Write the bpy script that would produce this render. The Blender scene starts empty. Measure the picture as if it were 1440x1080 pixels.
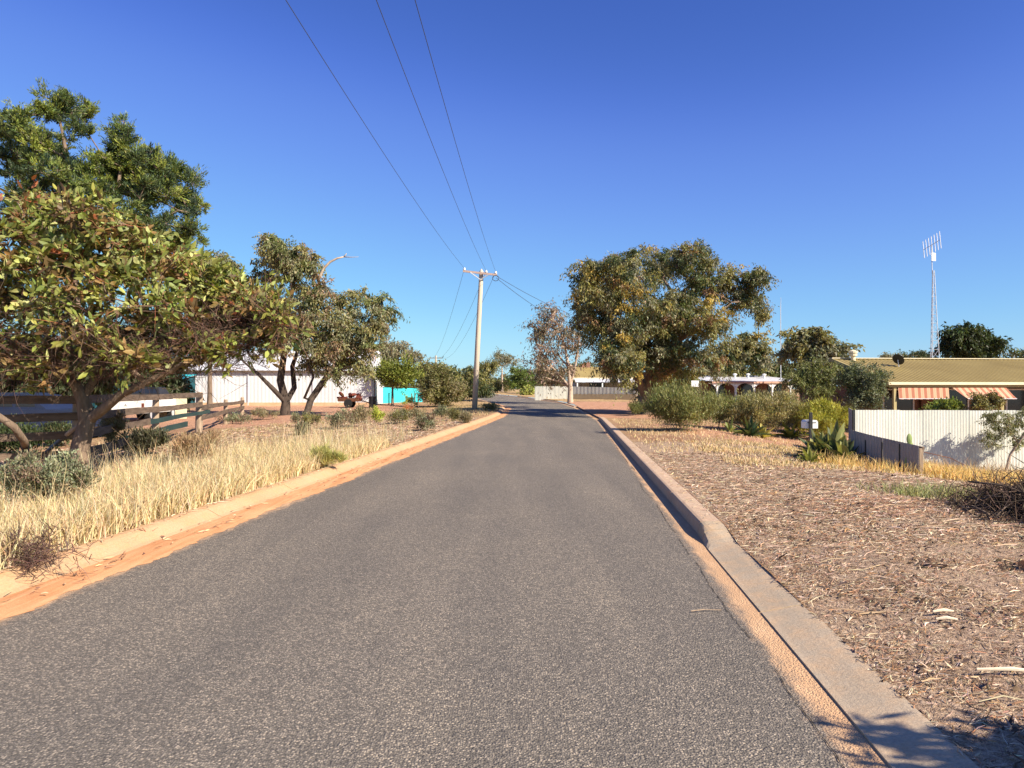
import bpy, math, random
import numpy as np
from mathutils import Vector
rnd = random.Random(7)
R = np.random.default_rng(11)
F, CX, HY, H = 1040.0, 720.0, 547.0, 1.6      # focal length (px), centre column, horizon row, eye height
scene = bpy.context.scene
COL = scene.collection

# ------------------------------------------------------------------ object helpers
def link(o, parent=None):
    COL.objects.link(o)
    if parent: o.parent = parent
    return o

def tag(o, label=None, cat=None, group=None, kind=None):
    if label: o['label'] = label
    if cat: o['category'] = cat
    if group: o['group'] = group
    if kind: o['kind'] = kind
    return o

def root(name, label, cat, loc, rz=0.0, group=None):
    o = bpy.data.objects.new(name, None)
    o.location = loc; o.rotation_euler = (0, 0, rz)
    o.empty_display_size = .2
    link(o)
    return tag(o, label, cat, group)

def np_mesh(name, verts, quads, mat, col=None, smooth=False, sides=4):
    me = bpy.data.meshes.new(name)
    nv, nf = len(verts), len(quads)
    me.vertices.add(nv); me.vertices.foreach_set('co', np.ascontiguousarray(verts, dtype=np.float32).ravel())
    me.loops.add(nf * sides); me.loops.foreach_set('vertex_index', np.ascontiguousarray(quads, dtype=np.int32).ravel())
    me.polygons.add(nf); me.polygons.foreach_set('loop_start', np.arange(0, nf * sides, sides, dtype=np.int32))
    if smooth: me.polygons.foreach_set('use_smooth', np.ones(nf, dtype=bool))
    me.update(calc_edges=True)
    if col is not None:
        a = me.attributes.new('col', 'FLOAT_COLOR', 'POINT')
        c = np.ones((nv, 4), dtype=np.float32); c[:, :3] = col
        a.data.foreach_set('color', c.ravel())
    me.materials.append(mat)
    return me

def np_obj(name, verts, quads, mat, parent=None, col=None, smooth=False, world=True, sides=4):
    v = np.asarray(verts, dtype=np.float64)
    if parent is not None and world: v = v - np.array(parent.location)
    me = np_mesh(name, v, quads, mat, col, smooth, sides)
    return link(bpy.data.objects.new(name, me), parent)

class MB:
    def __init__(s): s.v = []; s.f = []
    def quad(s, a, b, c, d):
        n = len(s.v); s.v += [tuple(a), tuple(b), tuple(c), tuple(d)]; s.f.append((n, n+1, n+2, n+3)); return s
    def box(s, c, size, rz=0, ry=0, rx=0):
        hx, hy, hz = size[0]/2, size[1]/2, size[2]/2
        n = len(s.v)
        from mathutils import Euler
        m = Euler((rx, ry, rz)).to_matrix()
        for x in (-hx, hx):
            for y in (-hy, hy):
                for z in (-hz, hz):
                    s.v.append(tuple(m @ Vector((x, y, z)) + Vector(c)))
        s.f += [(n+i for i in q) for q in ()]
        for q in ((0,1,3,2),(4,6,7,5),(0,4,5,1),(2,3,7,6),(0,2,6,4),(1,5,7,3)):
            s.f.append(tuple(n+i for i in q))
        return s
    def beam(s, a, b, w, h):
        a, b = Vector(a), Vector(b); d = (b-a).normalized()
        up = Vector((0, 0, 1)) if abs(d.z) < .95 else Vector((0, 1, 0))
        sd = d.cross(up).normalized(); u = sd.cross(d).normalized(); n = len(s.v)
        for p in (a, b):
            for (i, j) in ((-1,-1),(1,-1),(1,1),(-1,1)): s.v.append(tuple(p + sd*w/2*i + u*h/2*j))
        s.f += [(n,n+3,n+2,n+1),(n+4,n+5,n+6,n+7)] + [(n+i, n+(i+1)%4, n+4+(i+1)%4, n+4+i) for i in range(4)]
        return s
    def tube(s, pts, rad, n=8, cap=True):
        pts = [Vector(p) for p in pts]; k = len(pts)
        if not hasattr(rad, '__len__'): rad = [rad]*k
        b = len(s.v); prev = None
        for i, p in enumerate(pts):
            d = (pts[min(i+1, k-1)] - pts[max(i-1, 0)])
            d = d.normalized() if d.length > 1e-9 else Vector((0, 0, 1))
            if prev is None:
                u = d.cross(Vector((0, 1, 0)) if abs(d.y) < .9 else Vector((1, 0, 0))).normalized()
            else:
                u = (prev - d*prev.dot(d)); u = u.normalized() if u.length > 1e-6 else d.orthogonal().normalized()
            prev = u; w = d.cross(u)
            for j in range(n):
                t = 2*math.pi*j/n
                s.v.append(tuple(p + (u*math.cos(t) + w*math.sin(t))*rad[i]))
        for i in range(k-1):
            for j in range(n):
                a = b+i*n+j; c = b+i*n+(j+1) % n
                s.f.append((a, c, c+n, a+n))
        if cap:
            s.f.append(tuple(b+j for j in reversed(range(n)))); s.f.append(tuple(b+(k-1)*n+j for j in range(n)))
        return s
    def prism(s, poly, axis_from, axis_to):     # poly: list of (x,z), extruded along y
        n = len(s.v); k = len(poly)
        for y in (axis_from, axis_to):
            for (x, z) in poly: s.v.append((x, y, z))
        s.f.append(tuple(n+i for i in range(k))); s.f.append(tuple(n+k+i for i in reversed(range(k))))
        for i in range(k): s.f.append((n+i, n+k+i, n+k+(i+1) % k, n+(i+1) % k))
        return s
    def build(s, name, mat, parent=None, world=False, smooth=False):
        v = s.v
        if parent is not None and world:
            l = parent.location; v = [(a-l.x, b-l.y, c-l.z) for a, b, c in v]
        me = bpy.data.meshes.new(name); me.from_pydata(v, [], s.f)
        if smooth:
            for p in me.polygons: p.use_smooth = True
        me.materials.append(mat)
        return link(bpy.data.objects.new(name, me), parent)

def lathe(mb, c, prof, n=16):      # prof: (r, z)
    b = len(mb.v)
    for r, z in prof:
        for j in range(n):
            t = 2*math.pi*j/n; mb.v.append((c[0]+r*math.cos(t), c[1]+r*math.sin(t), c[2]+z))
    for i in range(len(prof)-1):
        for j in range(n):
            a = b+i*n+j; e = b+i*n+(j+1) % n; mb.f.append((a, e, e+n, a+n))
    return mb

# ------------------------------------------------------------------ materials
def mat(name, build):
    m = bpy.data.materials.new(name); m.use_nodes = True
    nt = m.node_tree; nt.nodes.clear()
    out = nt.nodes.new('ShaderNodeOutputMaterial')
    sh = build(nt); nt.links.new(sh, out.inputs[0]); return m
def nd(nt, t, **k):
    n = nt.nodes.new(t)
    for a, b in k.items():
        if a.startswith('i_'): n.inputs[a[2:].replace('_', ' ')].default_value = b
        else: setattr(n, a, b)
    return n
def coord(nt, kind='Object', scale=(1, 1, 1)):
    t = nd(nt, 'ShaderNodeTexCoord'); m = nd(nt, 'ShaderNodeMapping'); m.inputs['Scale'].default_value = scale
    nt.links.new(t.outputs[kind], m.inputs[0]); return m.outputs[0]
def noise(nt, vec, scale, detail=4, rough=.55):
    n = nd(nt, 'ShaderNodeTexNoise'); n.inputs['Scale'].default_value = scale; n.inputs['Detail'].default_value = detail
    n.inputs['Roughness'].default_value = rough; nt.links.new(vec, n.inputs['Vector']); return n.outputs['Fac']
def ramp(nt, fac, stops):
    r = nd(nt, 'ShaderNodeValToRGB'); el = r.color_ramp.elements
    while len(el) < len(stops): el.new(.5)
    for e, (p, c) in zip(el, stops): e.position = p; e.color = (*c, 1) if len(c) == 3 else c
    nt.links.new(fac, r.inputs[0]); return r.outputs[0]
def mix(nt, fac, a, b, mode='MIX'):
    m = nd(nt, 'ShaderNodeMix', data_type='RGBA', blend_type=mode)
    for s, v in ((m.inputs[0], fac), (m.inputs[6], a), (m.inputs[7], b)):
        if hasattr(v, 'is_linked') or hasattr(v, 'links'): nt.links.new(v, s)
        elif isinstance(v, (int, float)): s.default_value = v
        else: s.default_value = (*v, 1)
    return m.outputs[2]
def math_(nt, op, a, b=0.0):
    m = nd(nt, 'ShaderNodeMath', operation=op)
    for s, v in ((m.inputs[0], a), (m.inputs[1], b)):
        if isinstance(v, (int, float)): s.default_value = v
        else: nt.links.new(v, s)
    return m.outputs[0]
def bump(nt, h, strength=.5, dist=.01):
    b = nd(nt, 'ShaderNodeBump'); b.inputs['Strength'].default_value = strength; b.inputs['Distance'].default_value = dist
    nt.links.new(h, b.inputs['Height']); return b.outputs[0]
def pbsdf(nt, col, rough=.8, spec=.3, metal=0, normal=None):
    p = nd(nt, 'ShaderNodeBsdfPrincipled')
    if isinstance(col, tuple): p.inputs['Base Color'].default_value = (*col, 1)
    else: nt.links.new(col, p.inputs['Base Color'])
    if isinstance(rough, (int, float)): p.inputs['Roughness'].default_value = rough
    else: nt.links.new(rough, p.inputs['Roughness'])
    p.inputs['Specular IOR Level'].default_value = spec; p.inputs['Metallic'].default_value = metal
    if normal: nt.links.new(normal, p.inputs['Normal'])
    return p.outputs[0]

def weathered(name, c1, c2, scale=2.0, rough=.7, spec=.3, metal=0, bmp=.2, bscale=30, stretch=(1, 1, 1), bdist=.005):
    def b(nt):
        v = coord(nt, 'Object', stretch)
        n = noise(nt, v, scale, 6, .6); c = ramp(nt, n, [(.3, c1), (.7, c2)])
        n2 = noise(nt, v, bscale, 3)
        c = mix(nt, .18, c, ramp(nt, n2, [(.3, tuple(x*.6 for x in c1)), (.7, tuple(min(1, x*1.25) for x in c2))]))
        return pbsdf(nt, c, rough, spec, metal, bump(nt, n2, bmp, bdist))
    return mat(name, b)

def leaf_mat(name, trans=.35, rough=.45, spec=.25):
    def b(nt):
        a = nd(nt, 'ShaderNodeAttribute', attribute_name='col')
        p = pbsdf(nt, a.outputs['Color'], rough, spec)
        if trans <= 0: return p
        t = nd(nt, 'ShaderNodeBsdfTranslucent')
        c = mix(nt, 1.0, a.outputs['Color'], (1.25, 1.2, .55), 'MULTIPLY'); nt.links.new(c, t.inputs[0])
        m = nd(nt, 'ShaderNodeMixShader'); m.inputs[0].default_value = trans
        nt.links.new(p, m.inputs[1]); nt.links.new(t.outputs[0], m.inputs[2]); return m.outputs[0]
    return mat(name, b)
M_LEAF = leaf_mat('leaf', .3)
M_WAXY = leaf_mat('waxy_leaf', .3, .5, .3)
M_STRAW = leaf_mat('straw', .25, .7, .15)
M_TWIG = leaf_mat('dry_twig', 0, .9, .1)
M_BARK = weathered('bark', (.10, .075, .055), (.26, .19, .14), 6, .95, .1, bmp=.9, bscale=25, stretch=(1, 1, .25), bdist=.02)
M_BARKPALE = weathered('pale_bark', (.30, .22, .16), (.52, .42, .33), 5, .9, .1, bmp=.6, bscale=22, stretch=(1, 1, .3), bdist=.015)
M_BARKDARK = weathered('dark_bark', (.035, .028, .024), (.10, .075, .06), 5, .95, .1, bmp=.9, bscale=18, stretch=(1, 1, .3), bdist=.03)
M_RAIL = weathered('old_timber', (.07, .05, .038), (.20, .145, .105), 2.5, .9, .15, bmp=.8, bscale=14, stretch=(1, 1, 6), bdist=.01)
M_POST = weathered('split_post', (.24, .17, .115), (.44, .34, .245), 4, .9, .15, bmp=.8, bscale=20, stretch=(2, 2, .25), bdist=.01)
M_POLE = weathered('pole_timber', (.42, .35, .27), (.58, .50, .40), 1.2, .85, .15, bmp=.5, bscale=12, stretch=(3, 3, .15), bdist=.01)
M_WHITESTEEL = weathered('white_corrugated', (.46, .47, .41), (.66, .67, .60), 1.0, .6, .3, bmp=.05, stretch=(2.5, 2.5, .35))
M_GREYSTEEL = weathered('grey_corrugated', (.22, .20, .19), (.33, .30, .28), 1.5, .6, .3, bmp=.05)
M_SHEDWALL = weathered('galvanised_wall', (.50, .52, .53), (.66, .68, .69), .45, .6, .3, bmp=.05, stretch=(1, 1, .3))
M_SHEDROOF = weathered('galvanised_roof', (.50, .50, .52), (.66, .66, .68), .5, .55, .4, bmp=.05)
M_RUST = weathered('rust', (.07, .03, .02), (.17, .07, .035), 4, .9, .2)
M_REDPAINT = weathered('faded_red_paint', (.11, .03, .02), (.20, .05, .03), 4, .7)
M_TURQ = weathered('turquoise_sheet', (.03, .50, .55), (.06, .60, .64), .4, .7, .2, bmp=.05)
M_OLIVE = weathered('olive_roof', (.27, .20, .07), (.36, .275, .10), .6, .55, .35, bmp=.03)
M_OLIVEPAINT = weathered('olive_paint', (.32, .27, .12), (.40, .34, .17), 2, .6, .3, bmp=.05)
M_CREAM = weathered('cream_paint', (.62, .54, .36), (.72, .64, .45), 2, .6)
M_WHITE = weathered('white_paint', (.68, .68, .66), (.8, .8, .78), 2, .45, .4, bmp=.03)
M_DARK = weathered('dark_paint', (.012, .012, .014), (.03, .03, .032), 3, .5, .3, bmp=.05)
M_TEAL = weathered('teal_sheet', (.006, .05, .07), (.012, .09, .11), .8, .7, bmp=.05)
M_DKGREEN = weathered('dark_green_metal', (.01, .035, .035), (.025, .06, .055), 2, .5)
M_GLASS = mat('dark_glass', lambda nt: pbsdf(nt, (.015, .018, .022), .12, .6))
M_CABLE = mat('cable', lambda nt: pbsdf(nt, (.05, .06, .085), .6, .3))
M_PORC = mat('porcelain', lambda nt: pbsdf(nt, (.75, .75, .74), .2, .5))
M_GALV = weathered('galvanised_tube', (.45, .47, .5), (.6, .62, .65), 3, .45, .4, metal=.2, bmp=.02)
M_RUBBER = mat('rubber', lambda nt: pbsdf(nt, (.02, .02, .02), .85, .2))
M_REDBRICK = None
def brick(nt):
    v = coord(nt, 'Object'); t = nd(nt, 'ShaderNodeTexBrick'); m = nd(nt, 'ShaderNodeMapping')
    m.inputs['Rotation'].default_value = (math.pi/2, 0, 0); nt.links.new(v, m.inputs[0]); nt.links.new(m.outputs[0], t.inputs['Vector'])
    t.inputs['Scale'].default_value = 4.2; t.inputs['Color1'].default_value = (.20, .09, .06, 1); t.inputs['Color2'].default_value = (.30, .14, .09, 1)
    t.inputs['Mortar'].default_value = (.4, .36, .3, 1); t.inputs['Mortar Size'].default_value = .012
    return pbsdf(nt, t.outputs[0], .9, .15)
M_REDBRICK = mat('red_brick', brick)

def stripes(nt):
    t = nd(nt, 'ShaderNodeUVMap') if False else nd(nt, 'ShaderNodeTexCoord')
    s = nd(nt, 'ShaderNodeSeparateXYZ'); nt.links.new(t.outputs['Object'], s.inputs[0])
    a = math_(nt, 'FRACT', math_(nt, 'MULTIPLY', s.outputs[0], 1/.27))
    n = noise(nt, coord(nt), 3, 3)
    st = math_(nt, 'GREATER_THAN', a, .52)
    thin = math_(nt, 'MULTIPLY', math_(nt, 'GREATER_THAN', a, .22), math_(nt, 'LESS_THAN', a, .30))
    c = mix(nt, st, (.54, .34, .22), (.33, .12, .075))
    c = mix(nt, math_(nt, 'MULTIPLY', thin, .35), c, (.33, .12, .075))
    c = mix(nt, math_(nt, 'MULTIPLY', n, .25), c, (.55, .38, .26))
    return pbsdf(nt, c, .85, .1)
M_AWN = mat('striped_canvas', stripes)

def asphalt(nt):
    v = coord(nt, 'Object')
    vo = nd(nt, 'ShaderNodeTexVoronoi'); vo.inputs['Scale'].default_value = 88; nt.links.new(v, vo.inputs['Vector'])
    vo2 = nd(nt, 'ShaderNodeTexVoronoi'); vo2.inputs['Scale'].default_value = 130; nt.links.new(v, vo2.inputs['Vector'])
    sep = nd(nt, 'ShaderNodeSeparateColor'); nt.links.new(vo.outputs['Color'], sep.inputs[0])
    c = ramp(nt, sep.outputs[0], [(.0, (.035, .033, .031)), (.45, (.085, .078, .070)), (.75, (.16, .143, .122)), (1, (.33, .285, .23))])
    dark = ramp(nt, vo.outputs['Distance'], [(.25, (1, 1, 1)), (.75, (.22, .21, .2))])
    c = mix(nt, .85, c, dark, 'MULTIPLY')
    n2 = noise(nt, v, .5, 5, .6)
    big = noise(nt, coord(nt, 'Object', (1.4, .12, 1)), 1.1, 3, .5)
    fine = noise(nt, v, 9, 5, .7)
    c = mix(nt, 1.0, c, ramp(nt, n2, [(.3, (.88, .88, .90)), (.7, (1.14, 1.12, 1.08))]), 'MULTIPLY')
    c = mix(nt, 1.0, c, ramp(nt, big, [(.32, (.76, .77, .79)), (.68, (1.24, 1.22, 1.18))]), 'MULTIPLY')
    c = mix(nt, 1.0, c, ramp(nt, fine, [(.3, (.9, .9, .9)), (.7, (1.1, 1.1, 1.1))]), 'MULTIPLY')
    # distant grain averages out, so keep an even dusty tone as well
    c = mix(nt, .34, c, (.135, .124, .111))
    c = mix(nt, 1.0, c, (1.60, 1.55, 1.46), 'MULTIPLY')
    at = nd(nt, 'ShaderNodeAttribute', attribute_name='col'); sp = nd(nt, 'ShaderNodeSeparateColor'); nt.links.new(at.outputs['Color'], sp.inputs[0])
    tr = math_(nt, 'MULTIPLY', sp.outputs[2], noise(nt, coord(nt, 'Object', (1, .15, 1)), 1.0, 4, .6))
    c = mix(nt, 1.0, c, ramp(nt, tr, [(.0, (1.06, 1.055, 1.04)), (.55, (.84, .845, .86))]), 'MULTIPLY')
    nz = math_(nt, 'SUBTRACT', noise(nt, v, 14, 6, .78), .5)
    dd = ramp(nt, math_(nt, 'ADD', sp.outputs[0], math_(nt, 'MULTIPLY', nz, 1.6)), [(.25, (0, 0, 0)), (.95, (1, 1, 1))])
    c = mix(nt, math_(nt, 'MULTIPLY', dd, math_(nt, 'MINIMUM', math_(nt, 'MULTIPLY', sp.outputs[0], 3), .8)), c, (.50, .34, .21))
    nl = math_(nt, 'SUBTRACT', noise(nt, coord(nt, 'Object', (1, .3, 1)), 7, 6, .7), .5)
    d2 = ramp(nt, math_(nt, 'ADD', sp.outputs[1], math_(nt, 'MULTIPLY', nl, 1.5)), [(.42, (0, 0, 0)), (.72, (1, 1, 1))])
    c = mix(nt, math_(nt, 'MULTIPLY', d2, math_(nt, 'MINIMUM', math_(nt, 'MULTIPLY', sp.outputs[1], 4), 1)), c, ramp(nt, nl, [(.0, (.50, .31, .17)), (.3, (.62, .41, .24))]))
    # sparse patches of sealed-in dust and old spills
    spots = ramp(nt, noise(nt, v, 2.1, 6, .75), [(.60, (1, 1, 1)), (.74, (.80, .80, .82))])
    c = mix(nt, 1.0, c, spots, 'MULTIPLY')
    h = math_(nt, 'ADD', math_(nt, 'MULTIPLY', vo.outputs['Distance'], -1.0), math_(nt, 'MULTIPLY', vo2.outputs['Distance'], -.4))
    return pbsdf(nt, c, .85, .25, 0, bump(nt, h, .8, .008))
M_ASPHALT = mat('asphalt', asphalt)

def sand(nt):
    v = coord(nt, 'Object'); n = noise(nt, v, 1.3, 6, .65); f = noise(nt, v, 90, 3, .7)
    st = noise(nt, coord(nt, 'Object', (9, .5, 1)), 1.5, 4)
    c = ramp(nt, n, [(.3, (.50, .235, .10)), (.55, (.62, .32, .15)), (.75, (.66, .38, .20))])
    c = mix(nt, .5, c, ramp(nt, st, [(.35, (.48, .22, .10)), (.65, (.70, .40, .22))]))
    c = mix(nt, 1, c, ramp(nt, f, [(.3, (.82, .8, .78)), (.7, (1.12, 1.12, 1.12))]), 'MULTIPLY')
    h = math_(nt, 'ADD', math_(nt, 'MULTIPLY', st, .6), math_(nt, 'MULTIPLY', f, .25))
    return pbsdf(nt, c, .95, .1, 0, bump(nt, h, .6, .02))
M_SAND = mat('orange_sand', sand)

def concrete_mat(name, a, b_, dirt):
    def b(nt):
        v = coord(nt, 'Object'); n = noise(nt, v, .9, 6, .65); f = noise(nt, v, 55, 4, .75); m = noise(nt, v, 6, 5, .7)
        c = ramp(nt, n, [(.3, a), (.7, b_)])
        c = mix(nt, ramp(nt, m, [(.42, (0, 0, 0)), (.68, (.6, .6, .6))]), c, dirt)
        c = mix(nt, 1, c, ramp(nt, f, [(.3, (.78, .78, .78)), (.7, (1.15, 1.15, 1.15))]), 'MULTIPLY')
        return pbsdf(nt, c, .92, .15, 0, bump(nt, f, .7, .006))
    return mat(name, b)
M_KERBR = concrete_mat('kerb_concrete', (.44, .32, .22), (.54, .40, .28), (.46, .29, .18))
M_KERBL = concrete_mat('dusty_kerb_concrete', (.43, .275, .155), (.52, .345, .205), (.56, .30, .14))
M_XOVER = concrete_mat('crossover_concrete', (.37, .295, .205), (.46, .37, .265), (.56, .37, .21))

def ground(nt):
    v = coord(nt, 'Object')
    a = nd(nt, 'ShaderNodeAttribute', attribute_name='col'); s = nd(nt, 'ShaderNodeSeparateColor'); nt.links.new(a.outputs['Color'], s.inputs[0])
    n1 = noise(nt, v, .35, 6, .65); n2 = noise(nt, v, 3.2, 6, .7); n3 = noise(nt, v, 28, 4, .8); n4 = noise(nt, coord(nt, 'Object', (1, 1, 1)), 110, 2, .6)
    def m(w):   # break the edges of each ground cover
        return ramp(nt, math_(nt, 'ADD', w, math_(nt, 'MULTIPLY', math_(nt, 'SUBTRACT', n2, .5), .9)), [(.38, (0, 0, 0)), (.62, (1, 1, 1))])
    soil = ramp(nt, n2, [(.3, (.24, .13, .075)), (.5, (.36, .21, .125)), (.7, (.45, .29, .18))])
    straw = ramp(nt, n2, [(.3, (.30, .19, .09)), (.5, (.46, .32, .16)), (.7, (.58, .43, .24))])
    mulch = ramp(nt, n3, [(.3, (.22, .15, .10)), (.5, (.41, .29, .20)), (.7, (.58, .44, .31))])
    red = ramp(nt, n2, [(.3, (.42, .22, .13)), (.7, (.55, .33, .22))])
    c = mix(nt, ramp(nt, n1, [(.4, (0, 0, 0)), (.6, (.7, .7, .7))]), soil, straw)
    c = mix(nt, m(s.outputs[0]), c, straw)
    c = mix(nt, m(s.outputs[1]), c, mulch)
    c = mix(nt, m(s.outputs[2]), c, red)
    c = mix(nt, 1, c, ramp(nt, n3, [(.3, (.72, .70, .68)), (.7, (1.2, 1.2, 1.2))]), 'MULTIPLY')
    c = mix(nt, 1, c, ramp(nt, n4, [(.3, (.8, .8, .8)), (.7, (1.15, 1.15, 1.15))]), 'MULTIPLY')
    h = math_(nt, 'ADD', n3, math_(nt, 'MULTIPLY', n2, 1.6))
    return pbsdf(nt, c, .95, .08, 0, bump(nt, h, .9, .05))
M_GROUND = mat('ground', ground)

# ------------------------------------------------------------------ the lie of the land
def ss(x, a, b):
    t = np.clip((np.asarray(x, dtype=float)-a)/(b-a), 0, 1); return t*t*(3-2*t)
_Y = np.arange(-40, 400, .5)
def _tab(pts, w):
    p = np.array(pts, float); v = np.interp(_Y, p[:, 0], p[:, 1]); k = np.ones(w)/w
    vp = np.concatenate([np.full(w, 0)+v[0]+(np.arange(w)-w)*(v[1]-v[0]), v, np.full(w, v[-1])])
    return np.convolve(vp, k, 'same')[w:-w]
D = .0827
XLt = _tab([(-40, -40*D-3.97), (44, 44*D-3.97), (57, -.05), (64, -1.3), (78, -3.6), (90, -7), (105, -13), (125, -24), (150, -40), (400, -40)], 9)
XRt = _tab([(-40, -40*D+1.18), (38, 38*D+1.18), (56, 4.75), (66, 4.25), (74, 2.7), (86, .5), (101, -3.6), (125, -14), (150, -28), (400, -28)], 9)
Zt = _tab([(-40, 0), (40, 0), (55, .13), (75, .5), (110, .92), (200, 1.12), (400, 1.15)], 13)
XL = lambda y: np.interp(y, _Y, XLt)
XR = lambda y: np.interp(y, _Y, XRt)
ZR = lambda y: np.interp(y, _Y, Zt)
KL, KR = .69, .455      # asphalt edge to back of kerb
_ph = R.uniform(0, 6.28, (12,)); _fr = R.uniform(.25, 2.2, (12, 2)) * R.choice([-1, 1], (12, 2))
def wob(x, y):
    z = 0
    for i in range(12): z = z + np.sin(x*_fr[i, 0] + y*_fr[i, 1] + _ph[i]) / 12
    return z
def G(x, y):
    x = np.asarray(x, float); y = np.asarray(y, float)
    sr = x - (XR(y)+KR); sl = (XL(y)-KL) - x
    v = np.where(sr > -1e-3, .135-.075*(1-ss(y, 7.2, 8.1))*(1-ss(sr, 0, 1.6)), .125)
    side = ss(y, 37, 40)*(1-ss(y, 56, 60))
    v = np.where(sr > -.2, v - .13*side*(1-ss(sr, 8, 14)), v)
    z = ZR(y) + v
    z = z - .75*ss(sr, 2, 9)*ss(y, 7, 19)*(1-ss(y, 22, 40))
    z = z - .12*ss(sl, 1, 5)
    z = z + wob(x, y)*.10*(ss(sr, .3, 3)+ss(sl, .3, 3))*(1-.5*ss(y, 60, 100))
    # low spoil heaps in the mulch
    for (hx, hy, hr, hh) in ((4.6, 8.9, 1.1, .13), (3.1, 6.2, .8, .05), (6.6, 11.0, 1.5, .08)):
        z = z + hh*np.exp(-((x-hx)**2+(y-hy)**2)/hr**2)
    inside = (sr < -1e-3) & (sl < -1e-3)
    return np.where(inside, ZR(y)-.16, z)
def g(x, y): return float(G(x, y))
def gp(px, py):
    """ground point seen at a pixel of the photograph"""
    k = (px-CX)/F; t = (py-HY)/F
    ys = np.arange(2.0, 300, .05); zz = H - t*ys; gg = G(k*ys, ys)
    i = np.argmax(zz <= gg) if (zz <= gg).any() else len(ys)-1
    return Vector((k*ys[i], ys[i], float(gg[i])))
def P(px, py, d): return Vector(((px-CX)/F*d, d, H-(py-HY)/F*d))

# ------------------------------------------------------------------ ground sheet, road, kerbs
def yrows():
    ys = list(np.arange(-14, 26, .22)) + list(np.arange(26, 60, .5)) + list(np.arange(60, 160, 1.2))
    y = 160.
    while y < 3000: ys.append(y); y *= 1.14
    return np.array(ys)
def make_ground():
    ys = yrows()
    def offs():
        o = [0, .04, .12]; s = .14; v = .12
        while v < 2600: v += s; o.append(v); s = s*1.028 if v < 26 else s*1.15
        return np.array(o)
    o = offs()
    L = XL(ys)[:, None]-KL - o[::-1][None, :]
    Rr = XR(ys)[:, None]+KR + o[None, :]
    inner = np.stack([XL(ys)-KL+.02, (XL(ys)+XR(ys))/2, XR(ys)+KR-.02], 1)
    X = np.concatenate([L, inner, Rr], 1); Y = np.repeat(ys[:, None], X.shape[1], 1)
    Z = G(X, Y)
    nL = L.shape[1]
    Z[:, nL:nL+3] = ZR(ys)[:, None]-.16
    # end of the visible road
    far = ys > 150
    Z[far, nL:nL+3] = (ZR(ys)[far]+.1)[:, None]
    Z[:, nL-1] = np.where(far, Z[:, nL-1], ZR(ys)+.115); 
    sr = X-(XR(Y)+KR); sl = (XL(Y)-KL)-X
    straw = np.where(sl > 0, ss(sl, .1, .6)*(1-ss(sl, 3.2, 4.8))*(1-ss(Y, 15, 21)), 0)
    straw = np.maximum(straw, .62*np.where(sr > 0, ss(Y, 60, 70), 0)); straw = np.maximum(straw, .85*ss(Y, 95, 120))
    straw = np.maximum(straw, np.where(sr > 3, ss(Y, 13, 15)*(1-ss(Y, 19, 22)), 0)*.8)
    straw = np.maximum(straw, np.where(sl > 0, ss(Y, 47, 52)*.6*(1-ss(sl, 3, 7)), 0))
    mul = np.where(sr > 0, 1-ss(Y, 17, 24), 0) + np.where(sl > 0, ss(Y, 16, 22)*(1-ss(Y, 34, 44))*.45*(1-ss(sl, 6, 10)), 0)
    red = np.where(sr > .5, ss(Y, 21.5, 23.5)*(1-ss(Y, 31, 33))*ss(X, 4.5, 7), 0)
    red = np.maximum(red, np.where(sr > -.1, ss(Y, 38, 41)*(1-ss(Y, 62, 68)), 0))
    red = np.maximum(red, np.exp(-((X-4.3)**2+(Y-8.9)**2)/.8))
    red = np.maximum(red, np.where((sl > 6) & (Y > 30), ss(sl, 6, 9)*.75, 0))
    col = np.stack([straw, mul, red], -1).reshape(-1, 3)
    V = np.stack([X, Y, Z], -1).reshape(-1, 3)
    nr, nc = X.shape; i = np.arange(nr*nc).reshape(nr, nc)
    Qa = np.stack([i[:-1, :-1], i[:-1, 1:], i[1:, 1:], i[1:, :-1]], -1)
    keep = np.ones(Qa.shape[:2], bool); keep[ys[:-1] < 148, nL-1] = False; keep[(ys[:-1] < 37.5) | ((ys[:-1] > 58.6) & (ys[:-1] < 148)), nL+2] = False; Q = Qa[keep]
    o = np_obj('ground', V, Q, M_GROUND, col=col, smooth=True)
    tag(o, 'red earth ground with leaf litter, straw and mulch on both sides of the road', kind='structure')
make_ground()

def strip(name, material, label, fl, fr, z0, ys, ncol=2, crown=0, kind='structure'):
    xl = fl(ys); xr = fr(ys); t = np.linspace(0, 1, ncol)
    X = xl[:, None]*(1-t)+xr[:, None]*t; Y = np.repeat(ys[:, None], ncol, 1)
    e = X-XR(Y); core = np.clip((e-.05)/.11, 0, 1); trk = sum(np.exp(-((e+q)/.28)**2) for q in (.75, 2.2, 3.3, 4.6)); dust = np.clip(1-np.abs(e-.14)/.26, 0, 1) + .8*np.clip(1-np.abs(X-XL(Y)+.1)/.35, 0, 1)
    Z = ZR(Y)+z0 + crown*(1-(2*t-1)**2)
    V = np.stack([X, Y, Z], -1).reshape(-1, 3); i = np.arange(len(V)).reshape(X.shape)
    Q = np.stack([i[:-1, :-1], i[:-1, 1:], i[1:, 1:], i[1:, :-1]], -1).reshape(-1, 4)
    return tag(np_obj(name, V, Q, material, smooth=True, col=np.repeat(dust.reshape(-1, 1), 3, 1)), label, kind=kind)
ysr = np.concatenate([np.arange(-14, 150, .5)])
strip('road', M_ASPHALT, 'grey chip sealed road running ahead and bending left', lambda y: XL(y)-.5, lambda y: XR(y)+.22, 0, ysr, 121)
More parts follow.
